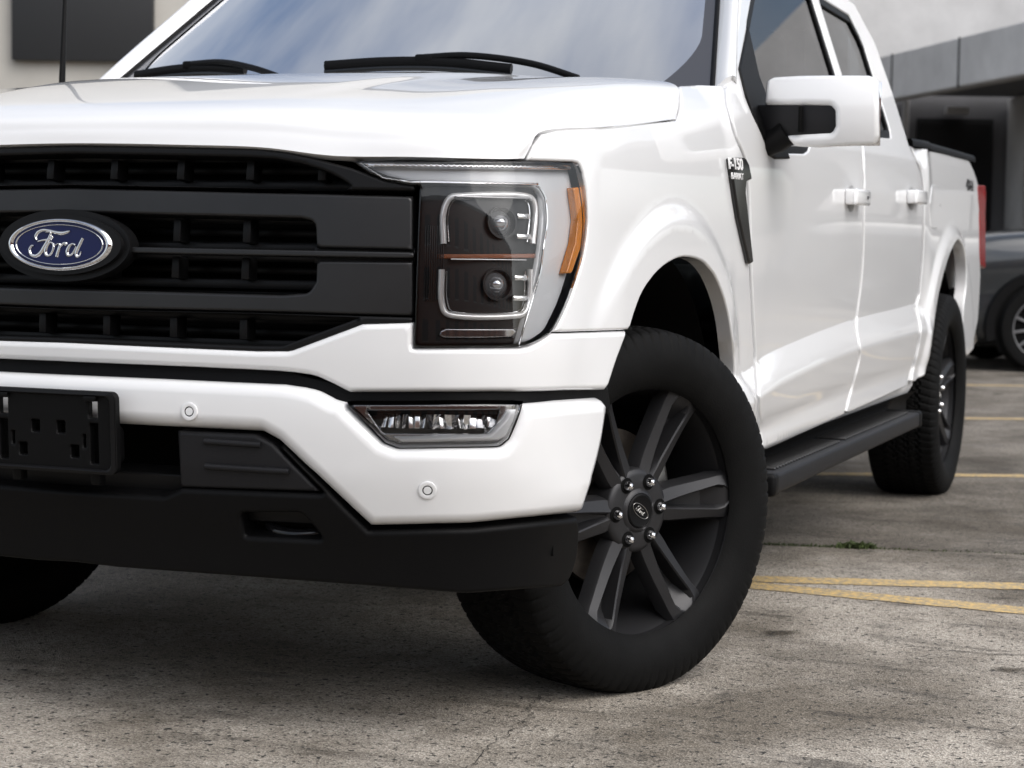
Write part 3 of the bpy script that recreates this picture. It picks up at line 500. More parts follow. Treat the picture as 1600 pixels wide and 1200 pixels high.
# weeds and moss in the joint: countless small leaves
V = []; F = []
for k in range(1500):
    x = rng.choice([rng.normal(.95, .035), rng.normal(.75, .14), rng.uniform(.5, 1.5)], p=[.5, .35, .15]); y = joint(x, 0)+rng.normal()*.012; hgt = max(.002, rng.normal(.005, .003))*(1.7 if abs(x-.95) < .06 else .7)
    a = rng.uniform(0, 6.28); tl_ = rng.normal()*.5; w = hgt*.32; dx, dy = math.cos(a), math.sin(a); b = len(V)
    V += [(x, y, -.01), (x+dx*w+tl_*hgt*.3, y+dy*w, hgt*.6), (x+tl_*hgt, y+rng.normal()*hgt*.5, hgt), (x-dx*w+tl_*hgt*.3, y-dy*w, hgt*.6)]; F.append((b, b+1, b+2, b+3))
M['weed'] = mat('weed leaf', (.045, .065, .016), .6, var=.4, vscale=40)
obj('joint_weeds', mesh('joint_weeds', V, F), 'weed', kind='stuff', label='small green weeds and moss growing in the concrete joint', category='weeds').location.z = GZ
# ------------------------------------------------------------------ buildings behind, laid out along the picture's depth
YAW = R(21.59); CX, CY = 2.204, -4.133
def W(X, D, z=.036): return (CX+X*math.cos(YAW)-D*math.sin(YAW), CY+X*math.sin(YAW)+D*math.cos(YAW), z)   # X to the right of the photographer, D away
def site(name, X, D, label, cat, rot=0., **kw):
    o = bpy.data.objects.new(name, None); COL.objects.link(o); o.location = W(X, D); o.rotation_euler = (0, 0, YAW+rot); o['label'] = label; o['category'] = cat
    for k, v in kw.items(): o[k] = v
    return o
M['render'] = mat('pale render', (.50, .48, .44), .85, var=.12, vscale=.8, bump=.2, bscale=40)
M['beam'] = mat('pale concrete beam', (.64, .635, .63), .8, var=.15, vscale=1.2, bump=.2, bscale=60)
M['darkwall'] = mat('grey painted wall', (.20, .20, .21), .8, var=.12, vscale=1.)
M['doorblack'] = mat('dark door leaf', (.012, .012, .013), .5)
M['panelblack'] = mat('dark sign board', (.02, .021, .023), .5)
M['brick'] = None
M['block'] = mat('grey blockwork', (.30, .30, .30), .85, var=.15, vscale=.7)
# office wall on the left and behind the cab
of = site('office_building', -5.6, 21, 'pale rendered building with a dark board, behind the bonnet', 'building')
def ob_(name, c, d, m, parent, bevel=.01): return obj(name, boxm(name, c, d, bevel), m, parent)
ob_('wall', (-1.0, .25, 4.0), (18.0, .5, 8.0), 'render', of)
ob_('dark_board', (1.00, -.06, 3.62), (1.50, .10, 1.64), 'panelblack', of)
ob_('plinth', (-1.0, -.03, .2), (18.0, .06, .4), 'darkwall', of)
for k in range(4): 
    f = ob_('window', (-5.5+4*k, -.03, 5.6), (1.6, .08, 1.5), 'blackgloss', of); ob_('window_sill', (-5.5+4*k, -.08, 4.8), (1.8, .16, .08), 'beam', f)
# covered parking deck on the right
gk = site('parking_deck', 5.0, 25, 'covered parking deck with pale concrete edge beam and dark doorway', 'building')
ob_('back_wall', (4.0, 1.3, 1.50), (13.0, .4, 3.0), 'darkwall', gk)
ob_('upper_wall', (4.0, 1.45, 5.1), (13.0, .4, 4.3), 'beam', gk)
dr = ob_('door', (.82, 1.06, 1.30), (.92, .10, 2.60), 'doorblack', gk); ob_('door_frame', (.82, 1.09, 1.33), (1.02, .04, 2.66), 'panelblack', dr)
ob_('pier', (1.95, .6, 1.46), (.9, .9, 2.92), 'beam', gk)
# deck slab and edge beam running towards the photographer
V = [(-.45, .9), (1.6, -10.5), (12, -9), (12, 1.1)]
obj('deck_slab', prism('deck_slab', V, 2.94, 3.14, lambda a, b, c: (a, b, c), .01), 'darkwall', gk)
a, b = Vector((-.45, .9)), Vector((1.6, -10.5)); d = (b-a).normalized(); n = Vector((d.y, -d.x))
if n.x > 0: n = -n
V = [tuple(a), tuple(b), tuple(b-n*.25), tuple(a-n*.25)]
obj('edge_beam', prism('edge_beam', [(p[0]+n.x*.06, p[1]+n.y*.06) for p in V], 2.80, 3.36, lambda a, b, c: (a, b, c), .015), 'beam', gk)
for k in range(5):   # open joints in the edge beam
    q = a+d*(1.2+2.1*k); o = ob_('beam_joint', (0, 0, 3.08), (.03, .02, .57), 'panelblack', gk, .002); o.location = (q.x+n.x*.062, q.y+n.y*.062, 0); o.rotation_euler = (0, 0, math.atan2(d.y, d.x))
obj('downpipe', tube('downpipe', [(.15, 1.03, .1), (.15, 1.03, 2.9)], .05, 10), 'beam', gk)
lampb = ob_('wall_lamp', (.82, 1.0, 2.76), (.30, .14, .10), 'beam', gk); ob_('conduit', (-.05, 1.08, 1.4), (.03, .03, 2.8), 'darkwall', gk, .002)
for k in range(3): ob_('column', (2.6+.0*k, -2.5-3*k, 1.5), (.4, .4, 2.90), 'beam', gk)

# unseen store added on the truck's left to darken the reflections in its doors
wh = site('storage_building', 34, 9, 'low grey storage building beside the lot, to the right of the truck', 'building', R(-90))
ob_('wall', (0, 0, 2.1), (34, 6, 4.2), 'block', wh, .02); ob_('parapet', (0, 0, 4.3), (34.3, 6.3, .25), 'beam', wh)
for k in range(6):
    f = ob_('shutter', (-13+5*k, -3.02, 1.4), (2.6, .08, 2.8), 'darkwall', wh); ob_('shutter_box', (-13+5*k, -3.1, 2.95), (2.8, .24, .3), 'beam', f)
# ------------------------------------------------------------------ parked dark car
M['carpaint'] = mat('dark slate car paint', (.020, .024, .028), .3, metal=.2, coat=1., coat_rough=.03)
M['carrim'] = mat('painted grey wheel', (.17, .17, .175), .5, spec=.4)
suv = site('parked_car', 5.50, 16.15, 'dark slate grey car parked behind the white truck', 'car')
xs_ = np.array([-2.34, -2.30, -2.18, -1.9, -1.5, -1.1, -.85, -.4, .3, 1.0, 1.6, 2.0, 2.2, 2.28])
zt = np.interp(xs_, [-2.34, -2.30, -2.18, -1.9, -1.1, -.85, 0, 1.6, 2.2, 2.28], [.62, .84, .97, 1.045, 1.135, 1.16, 1.10, 1.14, 1.12, .70])
wd = np.interp(xs_, [-2.34, -2.30, -2.18, -1.9, -1.5, 0, 1.6, 2.0, 2.28], [.55, .70, .80, .89, .925, .93, .925, .89, .72])
def ring(w, z):
    h = [(0, z+.025), (.45*w, z+.02), (.80*w, z), (.92*w, z-.035), (.975*w, z-.11), (w, z-.26), (.985*w, .62), (.995*w, .48), (.97*w, .32), (.90*w, .24), (0, .22)]
    return [(-y, zz) for y, zz in h]+[(y, zz) for y, zz in h[::-1][1:-1]]
G = np.array([[(x, y, z) for y, z in ring(w, z)] for x, z, w in zip(xs_, zt, wd)]); G = np.concatenate([G, G[:, :1]], 1)
me = grid_mesh('body', G, 38); bm = bmesh.new(); bm.from_mesh(me)
bmesh.ops.subdivide_edges(bm, edges=bm.edges[:], cuts=1, use_grid_fill=True, smooth=.6); bmesh.ops.recalc_face_normals(bm, faces=bm.faces[:]); obj('body', from_bm('body', bm, 50), 'carpaint', suv)
gx = np.array([-.95, -.15, .6, 1.5, 2.0, 2.22]); gz = np.array([1.14, 1.60, 1.67, 1.64, 1.52, 1.16]); gw = np.array([.80, .66, .66, .66, .66, .72])
G = []
for x, z, w in zip(gx, gz, gw):
    G.append([(x, y, zz) for y, zz in [(-.86, 1.10), (-w-.04, min(z, 1.30)), (-w, z-.03), (-w*.6, z+.01), (w*.6, z+.01), (w, z-.03), (w+.04, min(z, 1.30)), (.86, 1.10)]])
bm = bmesh.new(); me = grid_mesh('roof', np.array(G), 40); bm.from_mesh(me); bmesh.ops.recalc_face_normals(bm, faces=bm.faces[:]); cab_ = obj('roof', from_bm('roof', bm, 40), 'carpaint', suv)
def sidewin(pts, name='window'):
    for sg in (-1, 1):
        V = [(x, sg*(.872-.33*(z-1.10)), z) for x, z in pts]; obj(name, mesh(name, V, [tuple(range(len(V)))]), 'blackgloss', suv)
sidewin([(-.62, 1.16), (.30, 1.15), (.30, 1.58), (-.05, 1.56)]); sidewin([(.36, 1.15), (1.25, 1.16), (1.25, 1.56), (.36, 1.58)]); sidewin([(1.32, 1.17), (1.95, 1.2), (1.75, 1.50), (1.32, 1.55)])
V = [(-.93, -.74, 1.165), (-.93, .74, 1.165), (-.185, .60, 1.595), (-.185, -.60, 1.595)]; obj('windscreen', mesh('windscreen', [(a-.02, b, c+.01) for a, b, c in V], [(0, 1, 2, 3)]), 'blackgloss', suv)
carw = dict(tyre=lathe('tyre', [(-.11,.235), (-.12,.27), (-.115,.32), (-.09,.338), (0,.343), (.09,.338), (.115,.32), (.12,.27), (.11,.235)], 56, 'X'),
            rim=lathe('rim', [(.112,.228), (.118,.236), (.108,.240), (.10,.236), (.06,.222), (-.05,.215)], 56, 'X'), back=lathe('brake_cover', [(.02,.215), (.02,.002)], 40, 'X'), cap=lathe('hub_cap', [(.06,.05), (.088,.045), (.092,.001)], 24, 'X'))
bm = bmesh.new(); bmbox(bm, (.082, 0, .128), (.018, .020, .205), .004); carw['spoke'] = from_bm('spoke', bm)
for x, z in ((-1.38, .343), (1.36, .343)):
    for sg in (-1, 1):
        w = obj('wheel', carw['rim'], 'carrim', suv); w.location = (x, sg*.865, z); w.rotation_euler = (0, 0, R(90 if sg > 0 else -90))
        obj('tyre', carw['tyre'], 'tyre', w); obj('brake_cover', carw['back'], 'void', w); obj('hub_cap', carw['cap'], 'carrim', w)
        for k in range(12): o = obj('spoke', carw['spoke'], 'carrim', w); o.rotation_euler = (R(30*k+8), 0, 0)
        # cladding round the arch
        n = 24; V = []; F = []
        for t in np.linspace(-.25, math.pi+.25, n):
            for r, yo in ((.372, .86), (.372, .945), (.44, .948), (.45, .925)): V.append((x-r*math.cos(t), sg*yo, z+r*math.sin(t)))
        for i in range(n-1):
            for q in range(3): F.append((i*4+q, i*4+q+1, i*4+5+q, i*4+4+q))
        obj('arch_trim', mesh('arch_trim', V, F, 40), 'black', suv)
        obj('arch_liner', prism('arch_liner', [(x-.374*math.cos(t), z+.374*math.sin(t)) for t in np.linspace(-.55, math.pi+.55, 26)], sg*.90, sg*.936, lambda a, b, c: (a, c, b), 0), 'void', suv)  # flat black disc laid on the body, coloured as the arch's inner shade
for sg in (-1, 1): obj('headlight', boxm('headlight', (-2.14, sg*.66, .86), (.22, .30, .12), .04), 'chromedark', suv)
obj('bumper_trim', boxm('bumper_trim', (-2.25, 0, .42), (.20, 1.5, .20), .05), 'black', suv)
for sg in (-1, 1): obj('sill_trim', boxm('sill_trim', (0, sg*.915, .30), (1.95, .06, .14), .02), 'black', suv)
for sg in (-1, 1): obj('door_mirror', boxm('door_mirror', (-.55, sg*1.0, 1.16), (.12, .20, .14), .04, seg=3), 'carpaint', suv)
# ------------------------------------------------------------------ brick building across the lot, behind the photographer (seen only mirrored in the lamps)
def brick_mat():
    m = bpy.data.materials.new('red brick'); m.use_nodes = True; nt = m.node_tree; p = nt.nodes['Principled BSDF']; L = nt.links.new
    tc = nd(nt, 'ShaderNodeTexCoord'); mp = nd(nt, 'ShaderNodeMapping'); mp.inputs['Rotation'].default_value = (R(90), 0, 0); L(tc.outputs['Object'], mp.inputs[0])
    b = nd(nt, 'ShaderNodeTexBrick', Scale=4.); b.inputs['Color1'].default_value = (.44, .16, .085, 1); b.inputs['Color2'].default_value = (.33, .12, .07, 1); b.inputs['Mortar'].default_value = (.3, .27, .24, 1); L(mp.outputs[0], b.inputs['Vector']); L(b.outputs[0], p.inputs['Base Color']); p.inputs['Roughness'].default_value = .85; return m
M['brick'] = brick_mat()
br = site('brick_building', 2, -26, 'red brick building across the lot behind the photographer', 'building')
ob_('wall', (12, -4, 4.8), (62, 8, 9.6), 'brick', br, .02); ob_('parapet', (12, -3.9, 9.7), (62.3, 8.3, .25), 'beam', br)
for k in range(15):
    for z in (1.6, 4.6, 7.6):
        f = ob_('window', (-13+3.7*k, .02, z), (1.5, .08, 1.5), 'blackgloss', br); ob_('window_sill', (-13+3.7*k, .08, z-.8), (1.7, .2, .1), 'beam', f)
# ------------------------------------------------------------------ the pickup truck
truck = bpy.data.objects.new('pickup_truck', None); COL.objects.link(truck); truck.empty_display_size = .3
truck['label'] = 'white four-door pickup truck with black grille, its front wheels turned'; truck['category'] = 'pickup truck'
T = truck
def part(name, me, m, parent=None, twin=False, **kw):
    o = obj(name, me, m, parent or T, **kw)
    if twin: mirror(o, T)
    return o
# --- white panels
_ys = np.arange(.36, 3.2, .02); _ss = np.array([s_at_y(y) for y in _ys])
ROWS = [np.stack([_ss, _zc(_ys)+d], 1) for d in (-.022, -.011, -.004, -.0012, .0012, .004, .011, .022)]+[np.stack([_ss, _zr(_ys)+d], 1) for d in (-.024, -.014, -.006, .0, .006, .014)]
_rg = lambda c, z0: [np.stack([[s_at_y(c[0]+r_*math.sin(t)) for t in np.linspace(-1.75, 1.75, 110)], [c[1]+r_*math.cos(t) for t in np.linspace(-1.75, 1.75, 110)]], 1) for r_ in (.60, .618, .632, .645, .658, .672, .69)]
fen = part('fender', panel('fender', O['fender'], front_off, h=.028, r=.006, thick=.032, step=.010, rows=ROWS+_rg(FW, 0)), 'paint')
part('upper_fascia', panel('upper_fascia', full(O['cap']), front_off, h=.026, r=.012, thick=.03, step=.010), 'paint')
bumper = part('front_bumper', panel('front_bumper', full(O['bumper']), bump_off, h=.022, r=.030, thick=.05, step=.009), 'paint')
part('bumper_gap', panel('bumper_gap', full(O['gapstrip']), bump_off, extra=-.03, h=.04, r=.004, thick=.02), 'black')
doorf = part('front_door', panel('front_door', O['door'], side_off, holes=[O['doorhole']], h=.03, r=.006, thick=.03, rows=ROWS), 'paint')
doorr = part('rear_door', panel('rear_door', O['reardoor'], side_off, holes=[O['rearhole']], h=.03, r=.006, thick=.03, rows=ROWS), 'paint')
bed = part('bed_side', panel('bed_side', O['bed'], side_off, h=.03, r=.006, thick=.04, step=.012, rows=ROWS+_rg(RW, 0)), 'paint')
def shrink(ol, d):
    l = resample(ol, .02); a = np.sum(l[:, 0]*np.roll(l[:, 1], -1)-np.roll(l[:, 0], -1)*l[:, 1]); t = np.roll(l, -1, 0)-np.roll(l, 1, 0)
    n = np.stack([-t[:, 1], t[:, 0]], 1)*(1 if a > 0 else -1); n /= np.linalg.norm(n, axis=1)[:, None]; return l+n*d
for d, hole in ((doorf, 'doorhole'), (doorr, 'rearhole')):
    obj('window_trim', panel('window_trim', shrink(O[hole], -.004), side_off, holes=[shrink(O[hole], .026)], extra=-.004, r=.004, thick=.015, h=.05), 'black', d)
    obj('window_glass', panel('window_glass', shrink(O[hole], .018), side_off, extra=-.012, r=.001, thick=.004, h=.06), 'tint', d)
# fuel filler door in the bed side
obj('fuel_door', panel('fuel_door', O['fueldoor'], side_off, extra=.002, r=.005, thick=.006, h=.03), 'paint', bed)
# door handles: pull bar with its keyhole over a flat disc coloured grey as the pocket's shade
for d, (s, z) in zip((doorf, doorr), O['handles']):
    m = frame_at(s-.040, z, side_off); bm = bmesh.new()
    L = .100
    bmbox(bm, (0, 0, .031), (2*L, .048, .017), .0085, seg=3); bmbox(bm, (-L+.022, 0, .014), (.042, .046, .028), .006); bmbox(bm, (L-.022, 0, .014), (.042, .046, .028), .006)
    me = from_bm('door_handle', bm, 50); me.transform(m); hd = obj('door_handle', me, 'paint', d)
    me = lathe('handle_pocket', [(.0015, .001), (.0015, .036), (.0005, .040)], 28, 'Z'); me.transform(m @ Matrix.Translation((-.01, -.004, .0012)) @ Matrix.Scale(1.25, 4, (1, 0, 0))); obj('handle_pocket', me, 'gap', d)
    if d is doorf:
        me = lathe('keyhole', [(.0, .0005), (.003, .0005), (.003, .0055), (0, .0055)], 14, 'Z'); me.transform(m @ Matrix.Translation((.045, 0, .039))); obj('keyhole', me, 'blackgloss', d)
mirror(fen, T); mirror(doorf, T); mirror(doorr, T); mirror(bed, T)
# white sheet behind the seams, so that the gaps read as painted joints
def strip(name, y0, y1, z0, z1, extra, m, n=26, k=40, twin=True):
    S = np.linspace(s_at_y(y0), s_at_y(y1), k); Z = np.linspace(z0, z1, n); SS, ZZ = np.meshgrid(S, Z)
    return part(name, grid_mesh(name, shell(SS, ZZ, side_off, extra)), m, twin=twin)
strip('door_frame', .60, 3.02, .47, 1.20, -.022, 'steelwhite')
strip('rocker_panel', .50, 3.05, .40, .475, -.012, 'black', 5)
# --- bonnet: cubic patch through measured sections
hf = [pt(s, z, front_off) for s, z in O['hoodfront']]; hf[0].x = 0; hsm = [pt(s, z, front_off) for s, z in O['hoodseam']]
Hc = [  # columns from the centre line outwards, each from the front edge to the cowl
 [hf[0], (0,-.893,1.206), (0,-.868,1.236), (0,-.775,1.270), (0,-.50,1.322), (0,-.20,1.362), (0,.06,1.382), (0,.34,1.394)],
 [hf[1], (.25,-.885,1.203), (.25,-.862,1.234), (.25,-.77,1.269), (.25,-.50,1.321), (.25,-.20,1.361), (.25,.06,1.381), (.25,.33,1.393)],
 [hf[2], (.42,-.872,1.199), (.42,-.850,1.230), (.42,-.76,1.266), (.42,-.49,1.318), (.42,-.20,1.357), (.42,.055,1.379), (.42,.315,1.390)],
 [hf[3], (.56,-.855,1.187), (.56,-.832,1.220), (.56,-.745,1.259), (.565,-.48,1.312), (.57,-.20,1.350), (.58,.05,1.375), (.59,.29,1.390)],
 [hf[4], (.70,-.828,1.184), (.70,-.806,1.214), (.705,-.725,1.251), (.72,-.46,1.310), (.74,-.20,1.346), (.76,.03,1.370), (.78,.25,1.383)],
 [hf[5], (.797,-.780,1.183), (.797,-.760,1.212), (.805,-.685,1.244), (.828,-.43,1.303), (.855,-.20,1.335), (.880,-.02,1.352), (.900,.13,1.360)],
 [hf[6], (.862,-.722,1.182), (.862,-.704,1.212), (.872,-.620,1.240), (.893,-.40,1.276), (.912,-.20,1.297), (.925,-.06,1.310), (.935,.05,1.320)],
 hsm]
Hc = np.array([[tuple(p) for p in c] for c in Hc])
def bicubic(Cg, nu, nv):
    def spl(P, n):   # uniform Catmull-Rom along axis 0
        P = np.concatenate([2*P[:1]-P[1:2], P, 2*P[-1:]-P[-2:-1]]); out = []
        for i in range(1, len(P)-2):
            for t in np.linspace(0, 1, n, endpoint=False):
                a, b, c, d = P[i-1], P[i], P[i+1], P[i+2]
                out.append(.5*((2*b)+(-a+c)*t+(2*a-5*b+4*c-d)*t*t+(-a+3*b-3*c+d)*t**3))
        out.append(P[-2]); return np.array(out)
    g = spl(Cg, nu); return np.swapaxes(spl(np.swapaxes(g, 0, 1), nv), 0, 1)
full_c = np.concatenate([(Hc*[-1, 1, 1])[:0:-1], Hc])
HG = bicubic(full_c, 10, 10)
# raised centre of the bonnet with a soft crease either side
ax = np.abs(HG[..., 0]); yy = HG[..., 1]; wdt = .34+.16*np.clip((yy+.8)/1.1, 0, 1)
HG[..., 2] += .009*(1-sstep(ax, wdt, wdt+.085))*sstep(yy, -.80, -.25)
part('bonnet', grid_mesh('bonnet', HG, thick=.022, flip=True), 'paint')
# cowl between bonnet and windscreen
cw = []
for x in np.linspace(-.86, .86, 25): 
    y0 = .335-.12*(abs(x)/.86)**2.2; cw.append([(x, y0-.06, 1.372-.02*(x/.86)**2), (x, y0+.10, 1.368-.02*(x/.86)**2), (x, y0+.36, 1.372-.02*(x/.86)**2)])
part('cowl', grid_mesh('cowl', np.array(cw), flip=True), 'black')
# --- cab: windscreen, pillars, roof, back wall
WB = np.array((.872, .530, 1.385)); WT = np.array((.705, 1.18, 1.858))
def wline(t, side=1): p = WB+(WT-WB)*t; return np.array((side*p[0], p[1], p[2]))
G = []
for t in np.linspace(-.04, 1, 22):
    row = []
    for q in np.linspace(-1, 1, 31):
        p = wline(t); row.append((p[0]*q, p[1]-.19*(1-abs(q)**2.2)*(1-.45*t), p[2]+.018*(1-q*q)*t))
    G.append(row)
G = np.array(G)
part('windscreen', grid_mesh('windscreen', G, flip=False), 'windscreen')
def wpt(t, q, out=.004):
    p = wline(t); n = Vector((0, -.55, .83)); return Vector((p[0]*q, p[1]-.19*(1-abs(q)**2.2)*(1-.45*t), p[2]+.018*(1-q*q)*t))+n*out
for sd in (1, -1):   # black printed border down the side of the glass, widening to the foot
    g = [[wpt(t, sd*(1.0-(.035+.10*max(0, 1-t/.30)**1.6)*k), .003) for k in np.linspace(0, 1, 5)] for t in np.linspace(-.03, 1, 26)]
    part('windscreen_border', grid_mesh('windscreen_border', np.array(g), flip=(sd < 0)), 'frit')
    g = [[wline(t, sd)+np.array((sd*.004, .004, .004))*k for k in (0,)]+[wline(t, sd)+np.array((sd*.010, .006, .006))] for t in np.linspace(-.04, 1, 12)]
    part('windscreen_seal', tube('windscreen_seal', [wline(t, sd)+np.array((sd*.004, -.002, .002)) for t in np.linspace(-.04, 1, 14)], .007, 8), 'black')
part('windscreen_header', tube('windscreen_header', [wpt(.995, q, .004) for q in np.linspace(-1, 1, 31)], .010, 8), 'black')
# A pillar: rounded strip from the glass edge to the door frame
doorA = np.array([pt(s, z, side_off) for s, z in [(s_at_y(.60), 1.392), (s_at_y(.735), 1.505), (s_at_y(.86), 1.60), (s_at_y(1.12), 1.79), (s_at_y(1.30), 1.852)]])
DA = catmull(doorA, 6)
for sd in (1, -1):
    g = []
    for i, t in enumerate(np.linspace(-.02, .97, len(DA))):
        a = wline(t)+np.array((.006, .002, .004)); b = DA[i]+np.array((-.002, -.004, .003)); bow = np.array((.022, -.020, .026)); row = []
        for k in np.linspace(0, 1, 9): row.append((a*(1-k)+b*k+bow*math.sin(math.pi*k)**.8)*np.array((sd, 1, 1)))
        g.append(row)
    part('windscreen_pillar', grid_mesh('windscreen_pillar', np.array(g), thick=.02, flip=(sd < 0)), 'paint')
g = []
for y in np.linspace(1.072, 2.83, 24):
    yy_ = max(y, 1.0); row = []
    zc = 1.872+.055*math.sin(math.pi*min(1, max(0, (y-.95)/2.0))**.9); 
    for q in np.linspace(-1, 1, 25):
        row.append((q*.735, y+.115*q*q*max(0, (1.9-y)/.83), zc+.004-.012*q*q-.028*abs(q)**10))
    g.append(row)
part('roof', grid_mesh('roof', np.array(g), thick=.03, flip=False), 'paint')
bm = bmesh.new(); bmbox(bm, (0, 2.86, .95), (1.80, .05, .84), .01); bmbox(bm, (.64, 2.84, 1.60), (.16, .05, .48), .01); bmbox(bm, (-.64, 2.84, 1.60), (.16, .05, .48), .01); bmbox(bm, (0, 2.84, 1.82), (1.3, .05, .10), .01)
part('cab_back', from_bm('cab_back', bm), 'steelwhite')
part('rear_window', boxm('rear_window', (0, 2.84, 1.575), (1.20, .006, .40), .001), 'tint')
# --- cabin
part('dashboard', boxm('dashboard', (0, .80, 1.24), (1.62, .48, .24), .06, seg=4), 'cabin')
part('instrument_hood', boxm('instrument_hood', (.40, .83, 1.375), (.42, .26, .07), .03, seg=3), 'cabin')
part('cabin_floor', boxm('cabin_floor', (0, 1.75, .60), (1.74, 2.1, .06), .01), 'cabin')
ring = [(.40+.185*math.cos(a), 1.13+.07*math.sin(a), 1.33+.172*math.sin(a)) for a in np.linspace(0, 2*math.pi, 41)]
sw = part('steering_wheel', tube('steering_wheel', ring, .016, 10, caps=False, up=(0, 1, .3)), 'cabin')
obj('steering_hub', boxm('steering_hub', (.40, 1.10, 1.33), (.17, .07, .13), .025), 'cabin', sw); obj('steering_spoke', boxm('steering_spoke', (.40, 1.12, 1.33), (.36, .025, .04), .008), 'cabin', sw)
def seat(x, y, w):
    s = part('seat', boxm('seat', (x, y, .86), (w, .52, .16), .05, seg=3), 'leather')
    obj('seat_back', boxm('seat_back', (x, y+.30, 1.22), (w, .16, .66), .05, Matrix.Rotation(R(-12), 3, 'X') if False else None, 3), 'leather', s)
    for dx in ((0,) if w < .8 else (-.4, .4)): obj('head_rest', boxm('head_rest', (x+dx, y+.32, 1.64), (.27, .11, .19), .04, seg=3), 'leather', s)
seat(.42, 1.36, .52); seat(-.42, 1.36, .52); seat(0, 2.32, 1.36)
part('rear_view_mirror', boxm('rear_view_mirror', (0, 1.06, 1.70), (.25, .03, .07), .012), 'black')
# --- sail, mirror
part('mirror_sail', panel('mirror_sail', O['sail'], side_off, extra=.006, r=.006, thick=.02, h=.03), 'black', twin=True)
def rr(w, h, r, n=6):
    o = []
    for cx, cz, a0 in ((w/2-r, h/2-r, 0), (-w/2+r, h/2-r, 90), (-w/2+r, -h/2+r, 180), (w/2-r, -h/2+r, 270)):
        for k in range(n+1): a = R(a0+90*k/n); o.append((cx+r*math.cos(a), cz+r*math.sin(a)))
    return o
def mirror_fn(q, d=0.):
    x, z = q[:, 0], q[:, 1]; xc, zc = 1.115, 1.33
    return np.stack([x, .68+d+.030*((x-xc)/.16)**2+.022*((z-zc)/.09)**2, z], 1)
# the sheet runs over (x, z) with x to the right as seen from the front, so its outside faces forward
cap = part('side_mirror', panel('side_mirror', O['mirrorcap'], None, fn=mirror_fn, h=.015, r=.016, thick=.10, step=.006), 'paint')
arm = O['mirrorarm']; 
obj('mirror_arm', panel('mirror_arm', arm, None, fn=lambda q: mirror_fn(q, .012), h=.02, r=.006, thick=.07, step=.006), 'grey', cap)
obj('mirror_joint', boxm('mirror_joint', (1.058, .695, 1.315), (.007, .03, .064), .001), 'void', cap)
obj('mirror_foot', tube('mirror_foot', [(1.02, .73, 1.29), (.99, .74, 1.27), (.93, .76, 1.255)], [.035, .035, .04], 10), 'black', cap)
obj('mirror_glass', boxm('mirror_glass', (1.11, .812, 1.335), (.25, .004, .16), .002), 'chrome', cap)
obj('mirror_back', prism('mirror_back', rr(.255, .150, .03), 0, .08, lambda a, b, c: (1.105+a, .725+c, 1.335+b), .006), 'black', cap)
mirror(cap, T)
# --- grille
back = []
for s in np.linspace(-.72, .72, 25): back.append([pt(s, z, front_off, -.15) for z in (.78, .9, 1.0, 1.1, 1.17)])
grille = part('grille', panel('grille', full(O['grillebars']), front_off, holes=[full(O['grillehole'])], extra=-.010, h=.03, r=.006, thick=.05, step=.010), 'satin')
obj('grille_surround', panel('grille_surround', full(O['surround']), front_off, holes=[full(O['surroundhole'])], extra=-.004, h=.03, r=.006, thick=.05, step=.010), 'satin2', grille)
obj('grille_surround', panel('grille_surround', full(O['surroundlow']), front_off, holes=[full(O['surroundlowhole'])], extra=-.006, h=.03, r=.005, thick=.05, step=.010), 'satin2', grille)
obj('grille_middle_bar', panel('grille_middle_bar', full(O['midbar']), front_off, extra=-.003, h=.03, r=.003, thick=.03, step=.010), 'satin', grille)
obj('grille_backing', grid_mesh('grille_backing', np.array([[tuple(p) for p in r] for r in back])), 'void', grille)
# groove floors
obj('groove_floor', panel('groove_floor', [(.52, .990), (.716, .988), (.716, .958), (.52, .957)], front_off, extra=-.022, h=.03, r=.001, thick=.01), 'satin2', grille)
mirror_g = obj('groove_floor', panel('groove_floor', flip([(.52, .990), (.716, .988), (.716, .958), (.52, .957)]), front_off, extra=-.022, h=.03, r=.001, thick=.01), 'satin2', grille)
# rows of upright fins and the slats that carry them
finme = boxm('fin', (0, 0, 0), (.017, .046, .040), .003); slatz = []
rows = [(1.128, .040, .56), (1.012, .044, .44), (.942, .042, .44), (.828, .040, .50)]
for z, hgt, lim in rows:
    for k in range(-4, 4):
        s = .0745+.149*k
        if abs(s) > lim: continue
        f = obj('fin', finme, 'satin2', grille); f.matrix_local = frame_at(s, z, front_off, -.060) @ Matrix.Scale(hgt/.046, 4, (0, 1, 0))
    for dz in (-.5*hgt-.008, .5*hgt+.006):
        P = [pt(s, z+dz, front_off, -.075) for s in np.linspace(-.66, .66, 30)]
        obj('grille_slat', tube('grille_slat', P, .0065, 6, flat=1.4), 'satin2', grille)
for k in range(15):   # shutter blades in front of the radiator
    z = .795+.024*k; P = [pt(s, z, front_off, -.125) for s in np.linspace(-.66, .66, 16)]
    obj('shutter_blade', tube('shutter_blade', P, .004, 5, flat=1.8), 'satin2', grille)
